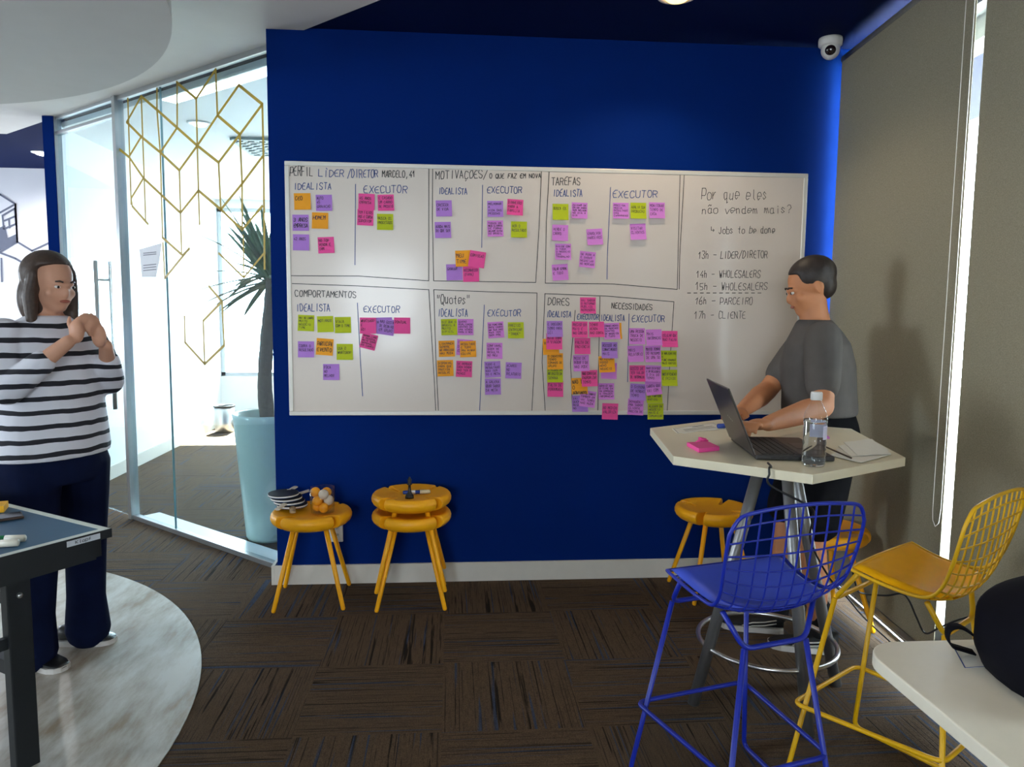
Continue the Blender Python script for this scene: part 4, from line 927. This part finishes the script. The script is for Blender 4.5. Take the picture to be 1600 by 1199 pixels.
# ------------------------------------------------------------------ table tennis table
PPC = Vector((-1.176, -1.538, 0)); D1 = Vector((-.833, .551, 0)).normalized(); D2 = Vector((-D1.y*1, D1.x, 0)); D2 = Vector((-.551, -.833, 0)).normalized()
pt = thing('table_tennis_table', 'dark blue table tennis table with white border at the lower left', 'table', tuple(PPC+D1*.76+D2*.68))
def pq(a, b, z): v = PPC+D1*a+D2*b; return Vector((v.x, v.y, z))
RP = Matrix((-D1, -D2, UPV)).transposed()
LA, LB = 1.525, 1.37
def pbox(m, a0, a1, b0, b1, z0, z1, mi=0): m.box(pq((a0+a1)/2, (b0+b1)/2, (z0+z1)/2), (abs(a1-a0), abs(b1-b0), z1-z0), RP, mi)
m = M(); pbox(m, 0, LA, 0, LB, .735, .7595); m.build('table_top', mat('table_blue', '#2e5674', .5, var=.04, scale=20), pt, world=True)
m = M(); pbox(m, 0, LA, 0, .022, .7595, .7602); pbox(m, 0, .022, .022, LB, .7595, .7602); pbox(m, LA-.022, LA, .022, LB, .7595, .7602); pbox(m, .022, LA-.022, LB-.004, LB, .7595, .7602)
m.build('border_line', mat('line_white', '#d5d8d0', .55, var=.03), pt, world=True)
DK = mat('table_black', '#0e1318', .5, var=.06)
m = M(); pbox(m, -.003, LA+.003, -.003, 0, .733, .7598); pbox(m, -.003, 0, 0, LB, .733, .7598); m.build('edge_trim', DK, pt, world=True)
m = M(); pbox(m, .03, LA-.03, .012, .04, .672, .733); pbox(m, .012, .04, .04, LB-.03, .672, .733); pbox(m, LA-.04, LA-.012, .03, LB-.03, .672, .733); m.build('apron', DK, pt, world=True)
for a, b in ((.235, .16), (.235, 1.12), (1.29, .16), (1.29, 1.12)):
    m = M(); pbox(m, a-.02, a+.02, b-.035, b+.035, 0, .733); o = m.build('leg', DK, pt, world=True, bevel=.004)
    m = M(); ctr = pq(a-.022, b, .56); m.ell(ctr, (.009, .009, .009), n=12, m=8); m.build('bolt', CHROME, o, world=True)
m = M(); pbox(m, .22, 1.31, .14, .18, .30, .345); pbox(m, .22, 1.31, 1.10, 1.14, .30, .345); pbox(m, .225, .245, .16, 1.12, .40, .435); m.build('cross_bar', DK, pt, world=True)
m = M(); pbox(m, .25, 1.28, .155, .165, .515, .545); m.build('brace', DK, pt, world=True)
m = M()
pa = -.0036; zs = .7465
vs = [pq(pa, .035, zs-.0085), pq(pa, .135, zs-.0085), pq(pa, .135, zs+.0085), pq(pa, .035, zs+.0085)]
m.add(vs+[v+D1*(-.0008) for v in vs], [(0, 1, 2, 3), (4, 7, 6, 5), (0, 4, 5, 1), (1, 5, 6, 2), (2, 6, 7, 3), (3, 7, 4, 0)])
rl = random.Random(2)
for st in letters('Klopf', .05, .0085, rl, .1):
    m.strip([pq(pa-.0014, .110-x, zs-.004+y) for x, y in st], .0016, -D1, 1)
m.build('maker_plate', [mat('sticker_silver', '#c8ccd2', .4), BLACK], pt, world=True, fixn=False)
# things on it
t = thing('phone', 'black mobile phone on the blue table at the left edge', 'phone', tuple(onZ(-8, 813, .7602)), .60)
m = M(); m.box((0, 0, .0045), (.150, .072, .008)); m.build('body', mat('phone_bronze', '#5a4a42', .3, .6), t, bevel=.003)
m = M(); m.box((0, 0, .0089), (.142, .066, .0008)); m.build('screen', mat('phone_screen', '#0b0c10', .08), t)
dpen = pen('marker', tuple(onZ(-44, 850, .7602)), .10, mat('green_plastic', '#0d7a46', .4), mat('cream_plastic2', '#d6d2c2', .4), 'green marker pen with a white cap on the blue table', .14, .010)
pen('marker', tuple(onZ(-46, 858, .7602)), .16, mat('bright_blue_plastic', '#1560d8', .4), mat('cream_plastic2', '#d6d2c2', .4), 'blue marker pen lying in front of the green marker on the blue table', .12, .010)
c = onZ(-11, 799, .7602); m = M(); m.box(c+Vector((0, 0, .012)), (.075, .075, .022), .35); tag(m.build('sticky_pad', mat('yellow_note', '#f5b414', .7), bevel=.001), 'yellow pad of sticky notes at the left edge of the blue table', 'notepad')
# ------------------------------------------------------------------ beyond the glass: pot plant and bin
px, py = -1.275, .83
pl = thing('potted_palm', 'tall potted palm in a pale green pot behind the glass beside the blue wall', 'potted plant', (px, py, 0))
M().lathe([(0, 0), (.135, 0), (.145, .02), (.205, .755), (.213, .785), (.205, .792), (.188, .785), (.180, .70), (0, .70)], n=48).build('pot', mat('sage_glaze', '#c6dad1', .35, var=.03, coat=.3), pl)
M().lathe([(0, .715), (.183, .715), (.183, .70), (0, .70)], n=32).build('soil', mat('soil', '#3a2c22', .95, var=.3, bump=.8), pl)
m = M(); rk = random.Random(4)
tr = [Vector((.0, 0, .70)), Vector((-.02, .02, .95)), Vector((-.015, .06, 1.2)), Vector((.0, .11, 1.45)), Vector((.01, .14, 1.62))]
m.tube(catmull(tr, 10), [.045-.012*i/40+.004*rk.random() for i in range(41)], 14)
tw = m.build('trunk', mat('palm_bark', '#5d5148', .9, var=.35, scale=60, bump=1), pl)
m = M()
for i in range(100):
    b0 = Vector((.01, .14, 1.58+.06*rk.random())); L_ = rk.uniform(.42, .66)
    for _ in range(5):                          # leaves that would touch the glass grow another way
        a = rk.uniform(0, 2*math.pi); el = rk.uniform(-.35, 1.25); a = a if i < 76 else math.atan2(GD.y, GD.x)+rk.uniform(-.35, .12); d = Vector((math.cos(a)*math.cos(el), math.sin(a)*math.cos(el), math.sin(el)))
        if (Vector((px, py, 0))+b0+d*L_-GP).dot(GN) < -.04: break
    while (Vector((px, py, 0))+b0+d*L_-GP).dot(GN) > -.03 and L_ > .1: L_ -= .02
    ax = d.cross(UPV).normalized(); nn = ax.cross(d); k = 7; vs = []; sag = rk.uniform(.05, .2)
    for j in range(k+1):
        f = j/k; p = b0+d*L_*f+Vector((0, 0, -sag*f*f*math.cos(el))); w = .021*(math.sin(math.pi*min(1, f*.75+.22))**.7)*(1 if f < 1 else .05)
        vs += [p-ax*w, p+nn*w*.35, p+ax*w, p+nn*(w*.35-.0015)]
    fs = []
    for j in range(k):
        a_ = 4*j
        for q in range(4): fs.append((a_+q, a_+(q+1) % 4, a_+4+(q+1) % 4, a_+4+q))
    m.add(vs, fs, 0, True)
m.build('foliage', mat('palm_leaf', '#4d6b4c', .5, var=.25, scale=10), pl)
bn = thing('waste_bin', 'round stainless steel waste bin by the end wall of the corridor', 'bin', (-2.78, 4.95, 0))
M().lathe([(0, 0), (.10, 0), (.105, .01), (.115, .30), (.112, .30), (.10, .012), (0, .012)], n=36).build('body', CHROME, bn)
M().lathe([(.113, .296), (.12, .296), (.12, .312), (.113, .312), (.113, .296)], n=36).build('rim', BLACK, bn)
# ------------------------------------------------------------------ people
def capsule(m, pts, rad, n=14):
    """tapering limb with rounded ends; rad may hold (across, along-depth) pairs"""
    pts = [Vector(p) for p in pts]; k = len(pts)
    R_ = [(r, r) if not isinstance(r, (tuple, list)) else r for r in rad]
    d0 = (pts[0]-pts[1]).normalized(); d1 = (pts[-1]-pts[-2]).normalized()
    P, Q = [], []
    for t in (.999, .8, .5): P.append(pts[0]+d0*R_[0][0]*t); Q.append([x*math.sqrt(1-t*t) for x in R_[0]])
    P += pts; Q += [list(r) for r in R_]
    for t in (.5, .8, .999): P.append(pts[-1]+d1*R_[-1][0]*t); Q.append([x*math.sqrt(1-t*t) for x in R_[-1]])
    T = [(P[min(i+1, len(P)-1)]-P[max(i-1, 0)]).normalized() for i in range(len(P))]
    ref = Vector((1, 0, 0)) if abs(T[len(T)//2].x) < .8 else Vector((0, 1, 0))
    N = (ref-T[0]*ref.dot(T[0])).normalized(); rs = []
    for i in range(len(P)):
        N = (N-T[i]*N.dot(T[i])).normalized(); B = T[i].cross(N)
        rs.append([P[i]+N*math.cos(a)*Q[i][0]+B*math.sin(a)*Q[i][1] for a in (2*math.pi*q/n for q in range(n))])
    m.rings(rs, 0, True)
def column(m, secs, n=28, sq=1.0):
    """stack of horizontal ellipses (x, y, z, half width, half depth)"""
    rs = []
    for x, y, z, a, b in secs:
        rs.append([Vector((x+a*math.copysign(abs(math.cos(q))**sq, math.cos(q)), y+b*math.copysign(abs(math.sin(q))**sq, math.sin(q)), z)) for q in (2*math.pi*j/n for j in range(n))])
    m.rings(rs, 0, True)
def fuse(name, m, material, parent, voxel=.007, smooth=4, world=False):
    """weld overlapping volumes into one continuous skin"""
    o = m.build(name+'_tmp', material, parent, world=world)
    r = o.modifiers.new('r', 'REMESH'); r.mode = 'VOXEL'; r.voxel_size = voxel; r.use_smooth_shade = True
    s = o.modifiers.new('s', 'SMOOTH'); s.iterations = smooth; s.factor = .5
    bpy.context.view_layer.update()
    dg = bpy.context.evaluated_depsgraph_get(); me = bpy.data.meshes.new_from_object(o.evaluated_get(dg))
    me.name = name
    for p in me.polygons: p.use_smooth = True
    if not me.materials: me.materials.append(material)
    q = bpy.data.objects.new(name, me); COL.objects.link(q); q.parent = parent; ROOT[q.name] = ROOT[parent.name]
    old = o.data; bpy.data.objects.remove(o); bpy.data.meshes.remove(old)
    return q
def head(m, c, R, s=1.0):
    """skull, jaw, nose, ears added to a body; c is the centre of the head, R its orientation (face towards +y)"""
    c = Vector(c)
    def E(p, r): m.ell(c+R @ (Vector(p)*s), tuple(v*s for v in r), R, 20, 14)
    E((0, -.012, .025), (.074, .092, .088)); E((0, .022, -.035), (.060, .070, .075)); E((0, .045, -.080), (.034, .040, .028))
    E((0, .088, -.022), (.012, .018, .022)); E((0, .070, .012), (.045, .022, .016)); E((0, .078, -.054), (.022, .014, .010))
    for q in (-1, 1): E((q*.076, -.010, -.008), (.008, .016, .027)); E((q*.038, .058, -.028), (.022, .022, .022))
def face(c, R, parent, s=1.0, brow=None):
    c = Vector(c); EW = mat('eye_white', '#e8e4de', .3); IR = mat('eye_dark', '#2a1a12', .2)
    for q in (-1, 1):
        m = M(); m.ell(c+R @ (Vector((q*.031, .081, .002))*s), (.012*s, .007*s, .006*s), R, 14, 8)
        m.ell(c+R @ (Vector((q*.031, .0868, .002))*s), (.0055*s, .0025*s, .0055*s), R, 12, 8, 1); m.build('eye', [EW, IR], parent)
    m = M()
    for q in (-1, 1): m.tube([c+R @ (Vector((q*(.016+.012*i), .090-.006*i*i*.5, .022+(.004 if i == 1 else 0)))*s) for i in range(3)], .0035*s, 6)
    m.build('eyebrow', brow, parent)
    m = M(); m.ell(c+R @ (Vector((0, .0905, -.054))*s), (.023*s, .006*s, .0065*s), R, 16, 8); m.build('lips', mat('lip_tone', '#a8604f', .5), parent)
SKIN_M = mat('tan_skin', '#c08058', .55, var=.06, scale=14, spec=.35); SKIN_W = mat('light_skin', '#c9957a', .55, var=.06, scale=14, spec=.35)
HAIR = mat('dark_hair', '#2a201b', .55, var=.3, scale=90, bump=.6); HAIRW = mat('brown_hair', '#3d2d24', .5, var=.3, scale=90, bump=.6)
def shoe(name, toe, heel, parent, matl, sole, h=.085, stripes=False):
    """toe and heel are ground points in the parent's space"""
    toe = Vector(toe); heel = Vector(heel); f = (toe-heel); L_ = f.length; f.normalize(); s = Vector((-f.y, f.x, 0)); R = Matrix((s, f, UPV)).transposed()
    def P(x, y, z): return heel+R @ Vector((x, y*L_, z))
    prof = [(0.0, .024, h*.95), (.06, .033, h*1.0), (.25, .036, h*.98), (.42, .038, h*.78), (.62, .044, h*.60), (.82, .043, h*.48), (.94, .032, h*.38), (1.0, .012, h*.26)]
    m = M(); rs = []
    for y, w, z in prof: rs.append([P(w*math.cos(a), y, .018+max(0, (z-.018)*(math.sin(a)*.5+.5))) for a in (2*math.pi*q/16-.5*math.pi for q in range(16))])
    m.rings(rs, 0, True); o = m.build(name, matl, parent)
    m = M(); n = len(prof); pl = [(w*1.08+.002, y) for y, w, z in prof]+[(-(w*1.08+.002), y) for y, w, z in prof[::-1]]
    vs = [P(x, y, .0) for x, y in pl]+[P(x, y, .024) for x, y in pl]; k = len(pl)
    m.add(vs, [tuple(range(k)), tuple(range(k, 2*k))]+[(i, (i+1) % k, k+(i+1) % k, k+i) for i in range(k)], 0, False)
    m.build('sole', sole, o)
    if stripes:
        m = M()
        for q in (-1, 1):
            for z0 in (.045, .06): m.tube([P(q*.0375, .12, z0+.004), P(q*.041, .30, z0-.008), P(q*.0445, .5, z0-.014), P(q*.047, .66, z0-.03)], .003, 6)
        m.build('stripe', sole, o)
    return o
# --- the woman in the striped top -----------------------------------
wa = math.atan2(-.88, -.47); WC = Vector((-1.725, -.775, 0))
wm = thing('person', 'person in a striped white top and navy trousers standing behind the table tennis table', 'person', tuple(WC), wa)
hc = (0.0, .035, 1.525); HR = Matrix.Rotation(math.radians(-12), 3, 'X')
m = M()
column(m, [(0, 0, .80, .15, .11), (0, 0, .95, .17, .12), (0, .0, 1.1, .155, .115), (0, 0, 1.25, .165, .115), (0, -.005, 1.33, .15, .095), (0, -.005, 1.38, .09, .07), (0, .0, 1.41, .054, .056), (0, .012, 1.46, .05, .052), (0, .02, 1.50, .048, .052)])
head(m, hc, HR, .98)
elb = {-1: (-.185, .10, 1.13), 1: (.225, .09, 1.13)}; wri = {-1: (-.07, .235, 1.285), 1: (.085, .235, 1.305)}
for q in (-1, 1):
    capsule(m, [(q*.165, -.005, 1.335), (q*.195, .03, 1.24), elb[q]], [.05, .044, .036]); capsule(m, [elb[q], tuple((a+b)/2 for a, b in zip(elb[q], wri[q])), wri[q]], [.038, .034, .025])
    w = Vector(wri[q]); hd = Vector((-q*.62, .10, .75)).normalized(); sd = Vector((q*.7, .2, .6)).normalized()
    pc = w+hd*.05; m.ell(pc, (.022, .034, .046), None, 14, 10)
    for i, (o_, L_) in enumerate(((-.027, .055), (-.009, .065), (.009, .06), (.027, .045))):
        b0 = pc+hd*.03+Vector((0, 1, 0)).cross(hd).normalized()*o_; b1 = b0+hd*L_*.55+Vector((0, .012, 0)); b2 = b1+hd*L_*.3+Vector((-q*.012, -.012, -.004)); capsule(m, [b0, b1, b2], [.009, .0085, .0075], 8)
    tb_ = pc+Vector((0, -.02, 0)); capsule(m, [tb_, tb_+Vector((-q*.005, -.028, .028)), tb_+Vector((-q*.014, -.034, .052))], [.011, .010, .008], 8)
    capsule(m, [(q*.10, 0, .84), (q*.105, .01, .46), (q*.12, -.01, .09)], [.075, .05, .036])
fuse('body', m, SKIN_W, wm, .0065, 3)
face(hc, HR, wm, .98, HAIRW)
m = M(); c = Vector(hc)
m.ell(c+Vector((0, -.022, .035)), (.092, .105, .096), None, 24, 16); m.ell(c+Vector((0, -.055, -.06)), (.095, .07, .12), None, 24, 14)
for q in (-1, 1): capsule(m, [c+Vector((q*.075, .01, .04)), c+Vector((q*.086, -.005, -.05)), c+Vector((q*.085, .0, -.15))], [.022, .026, .02], 10)
hb = m.build('hair_tmp', HAIRW, wm)
# keep the face free: the front of the hair is pulled back behind the hairline
for v in hb.data.vertices:
    p = v.co-c
    if p.y > .02 and p.z < .07 and abs(p.x) < .07: v.co.y = c.y+.02-(.02*(.07-abs(p.x))/.07)
me_ = M(); me_.v = [v.co.copy() for v in hb.data.vertices]; me_.f = [list(p.vertices) for p in hb.data.polygons]; me_.mi = [0]*len(me_.f); me_.sm = [True]*len(me_.f)
bpy.data.objects.remove(hb); fuse('hair', me_, HAIRW, wm, .008, 4)
def stripe_mat():
    m_ = bpy.data.materials.new('striped_jersey'); m_.use_nodes = True; nt = m_.node_tree; b = nt.nodes['Principled BSDF']
    tc = nt.nodes.new('ShaderNodeTexCoord'); sp = nt.nodes.new('ShaderNodeSeparateXYZ'); nz = nt.nodes.new('ShaderNodeTexNoise'); nz.inputs['Scale'].default_value = 7
    nt.links.new(tc.outputs['Object'], sp.inputs[0]); nt.links.new(tc.outputs['Object'], nz.inputs['Vector'])
    def mth(op, a, b_):
        n = nt.nodes.new('ShaderNodeMath'); n.operation = op
        for i, v in enumerate((a, b_)):
            if isinstance(v, (int, float)): n.inputs[i].default_value = v
            else: nt.links.new(v, n.inputs[i])
        return n.outputs[0]
    z = mth('ADD', sp.outputs[2], mth('MULTIPLY', nz.outputs[0], .022))
    fr = mth('FRACT', mth('DIVIDE', mth('SUBTRACT', z, .873), .0545), 0)
    k = mth('LESS_THAN', fr, .34)
    mx = nt.nodes.new('ShaderNodeMix'); mx.data_type = 'RGBA'; nt.links.new(k, mx.inputs[0]); mx.inputs[6].default_value = lin('#d9d8e0')+(1,); mx.inputs[7].default_value = lin('#1c1c26')+(1,)
    nt.links.new(mx.outputs[2], b.inputs['Base Color']); b.inputs['Roughness'].default_value = .85
    return m_
m = M()
column(m, [(0, 0, .845, .222, .158), (0, 0, .87, .226, .162), (0, .005, .95, .215, .158), (0, .008, 1.06, .200, .152), (0, .012, 1.16, .205, .158), (0, .008, 1.25, .20, .148), (0, -.002, 1.33, .178, .118), (0, -.005, 1.375, .12, .088), (0, 0, 1.40, .075, .07)], 36)
for q in (-1, 1):
    e = Vector(elb[q]); w = Vector(wri[q]); capsule(m, [(q*.165, -.005, 1.325), (q*.197, .035, 1.23), e], [.068, .062, .056]); capsule(m, [e, e.lerp(w, .55)], [.057, .048])
fuse('striped_top', m, stripe_mat(), wm, .0075, 4)
NAVY = mat('navy_cloth', '#0b1430', .9, var=.15, scale=20, bump=.2, spec=.1)
m = M()
column(m, [(0, 0, .74, .18, .135), (0, -.005, .80, .215, .155), (0, -.005, .87, .205, .148), (0, 0, .93, .18, .13)], 36)
lt_, rt_ = Vector((-.115, -.03, 0)), Vector((.098, .018, 0))
for q, f in ((-1, lt_), (1, rt_)):
    capsule(m, [(q*.105, 0, .80), (q*.108+.0, .0, .66), (q*.105+(f.x-q*.105)*.5, .012, .46), (q*.112, -.005, .22), (q*.118, -.012, .07)], [(.112, .125), (.100, .112), (.076, .082), (.072, .078), (.086, .092)], 20)
fuse('trousers', m, NAVY, wm, .0075, 4)
inv = ROOT[wm.name].inverted(); BSH = mat('black_shoe_leather', '#131417', .38, var=.1, coat=.2); SOL = mat('white_sole', '#cfcac4', .6, var=.03)
def lw(p): return inv @ Vector(p)
shoe('shoe', lw((-1.655, -.915, 0)), lw((-1.86, -.815, 0)), wm, BSH, SOL); shoe('shoe', lw((-1.572, -.655, 0)), lw((-1.80, -.66, 0)), wm, BSH, SOL)
# --- the man at the high table --------------------------------------
ma = math.atan2(.95, .31); MC = Vector((1.415, -.83, 0))
mn = thing('person', 'person in a grey T-shirt and black shorts working at the laptop on the high table', 'person', tuple(MC), ma)
inv2 = ROOT[mn.name].inverted()
def lm(p): return inv2 @ Vector(p)
hc = (-.015, .055, 1.545); HR = Matrix.Rotation(math.radians(8), 3, 'Z') @ Matrix.Rotation(math.radians(-20), 3, 'X')
m = M()
column(m, [(0, 0, .80, .14, .10), (0, 0, .92, .16, .11), (0, .0, 1.05, .15, .11), (0, .01, 1.22, .165, .115), (-.01, .018, 1.33, .165, .095), (-.01, .022, 1.38, .10, .075), (-.012, .03, 1.41, .06, .06), (-.015, .04, 1.46, .056, .058), (-.015, .045, 1.50, .054, .056)])
head(m, hc, HR, 1.03)
E_L = lm((1.262, -1.165, 1.085)); W_L = lm((.950, -1.395, 1.056)); S_L = Vector((-.175, .02, 1.335))
E_R = lm((1.24, -.72, 1.10)); W_R = lm((1.02, -.98, 1.042)); S_R = Vector((.165, .02, 1.335))
for S_, E_, W_ in ((S_L, E_L, W_L), (S_R, E_R, W_R)):
    capsule(m, [S_, S_.lerp(E_, .5), E_], [.052, .047, .042]); capsule(m, [E_, E_.lerp(W_, .3), E_.lerp(W_, .7), W_], [.043, .046, .036, .027])
def mhand(W_, E_, flip):
    f = (W_-E_); f.z *= .2; f.normalize(); s = f.cross(UPV).normalized()*flip; dn = Vector((0, 0, -1))
    R = Matrix((s, f, s.cross(f))).transposed()
    pc = W_+f*.052+Vector((0, 0, .004)); m.ell(pc, (.040, .052, .019), R, 18, 12); m.ell(W_+f*.012, (.029, .035, .021), R, 14, 10)
    for o_, L_ in ((-.030, .066), (-.010, .074), (.010, .070), (.029, .055)):
        k = pc+f*.042+s*o_+Vector((0, 0, .004)); p1 = k+f*L_*.34+Vector((0, 0, .004)); p2 = p1+f*L_*.25+dn*L_*.28; p3 = p2+dn*L_*.22-f*L_*.08
        capsule(m, [k, p1, p2, p3], [.0095, .009, .0082, .0072], 9)
    t0 = W_+f*.025-s*.026; t1 = t0+f*.032-s*.018-Vector((0, 0, .006)); t2 = t1+f*.030+s*.006-Vector((0, 0, .006)); capsule(m, [t0, t1, t2], [.0125, .0108, .009], 9)
mhand(W_L, E_L, -1); mhand(W_R, E_R, 1)
fl, fr = lm((1.395, -.895, 0)), lm((1.31, -.695, 0))
for q, f in ((-1, fl), (1, fr)):
    capsule(m, [(q*.095, 0, .84), (q*.10, .012+.08*(q > 0), .48), (q*.095+(f.x-q*.095)*.5, f.y*.35-.01+.055*(q > 0), .33), (f.x, f.y-.035, .09)], [.08, .056, .052, .034])
fuse('body', m, SKIN_M, mn, .006, 3)
face(hc, HR, mn, 1.03, HAIR)
m = M(); c = Vector(hc)
m.ell(c+HR @ Vector((0, -.022, .045)), (.084, .100, .083), HR, 24, 16); m.ell(c+HR @ Vector((0, -.050, .0)), (.072, .056, .07), HR, 20, 12)
hb = [v.copy() for v in m.v]
for i, v in enumerate(hb):
    p = HR.inverted() @ (v-c)
    if p.y > .045 and p.z < .075: p.y = .045; hb[i] = c+HR @ p
m.v = hb; fuse('hair', m, HAIR, mn, .007, 4)
TEE = mat('grey_jersey', '#5a5653', .95, var=.08, scale=18, bump=.25, spec=.1)
m = M()
column(m, [(0, -.005, 1.015, .185, .150), (0, -.005, 1.04, .188, .152), (0, .0, 1.12, .18, .148), (0, .008, 1.22, .192, .148), (-.004, .014, 1.31, .192, .128), (-.008, .02, 1.36, .145, .10), (-.01, .028, 1.395, .085, .078), (-.012, .03, 1.41, .066, .066)], 36)
for S_, E_, k in ((S_L, E_L, .70), (S_R, E_R, .70)):
    capsule(m, [S_, S_.lerp(E_, .4), S_.lerp(E_, k)], [.073, .070, .064])
fuse('t_shirt', m, TEE, mn, .0075, 4)
SHORT = mat('black_cloth', '#121215', .9, var=.15, scale=20, bump=.2, spec=.08)
m = M()
column(m, [(0, -.012, .80, .175, .145), (0, -.02, .90, .188, .160), (0, -.01, .98, .178, .150), (0, 0, 1.05, .165, .135)], 36)
for q in (-1, 1): capsule(m, [(q*.10, -.01, .84), (q*.105, .03*(q > 0), .69), (q*.108, .006+.07*(q > 0), .575)], [(.105, .13), (.100, .118), (.092, .104)], 20)
fuse('shorts', m, SHORT, mn, .0075, 4)
for f in (fl, fr):
    m = M(); capsule(m, [Vector((f.x, f.y-.035, .19)), Vector((f.x, f.y-.037, .08))], [.046, .042], 16); fuse('sock', m, mat('black_sock', '#101012', .9), mn, .006, 2)
BSN = mat('black_canvas', '#111214', .7, var=.1)
shoe('shoe', lm((1.235, -.845, 0)), lm((1.50, -.935, 0)), mn, BSN, SOL, .09, True); shoe('shoe', lm((1.10, -.635, 0)), lm((1.36, -.72, 0)), mn, BSN, SOL, .09, True)
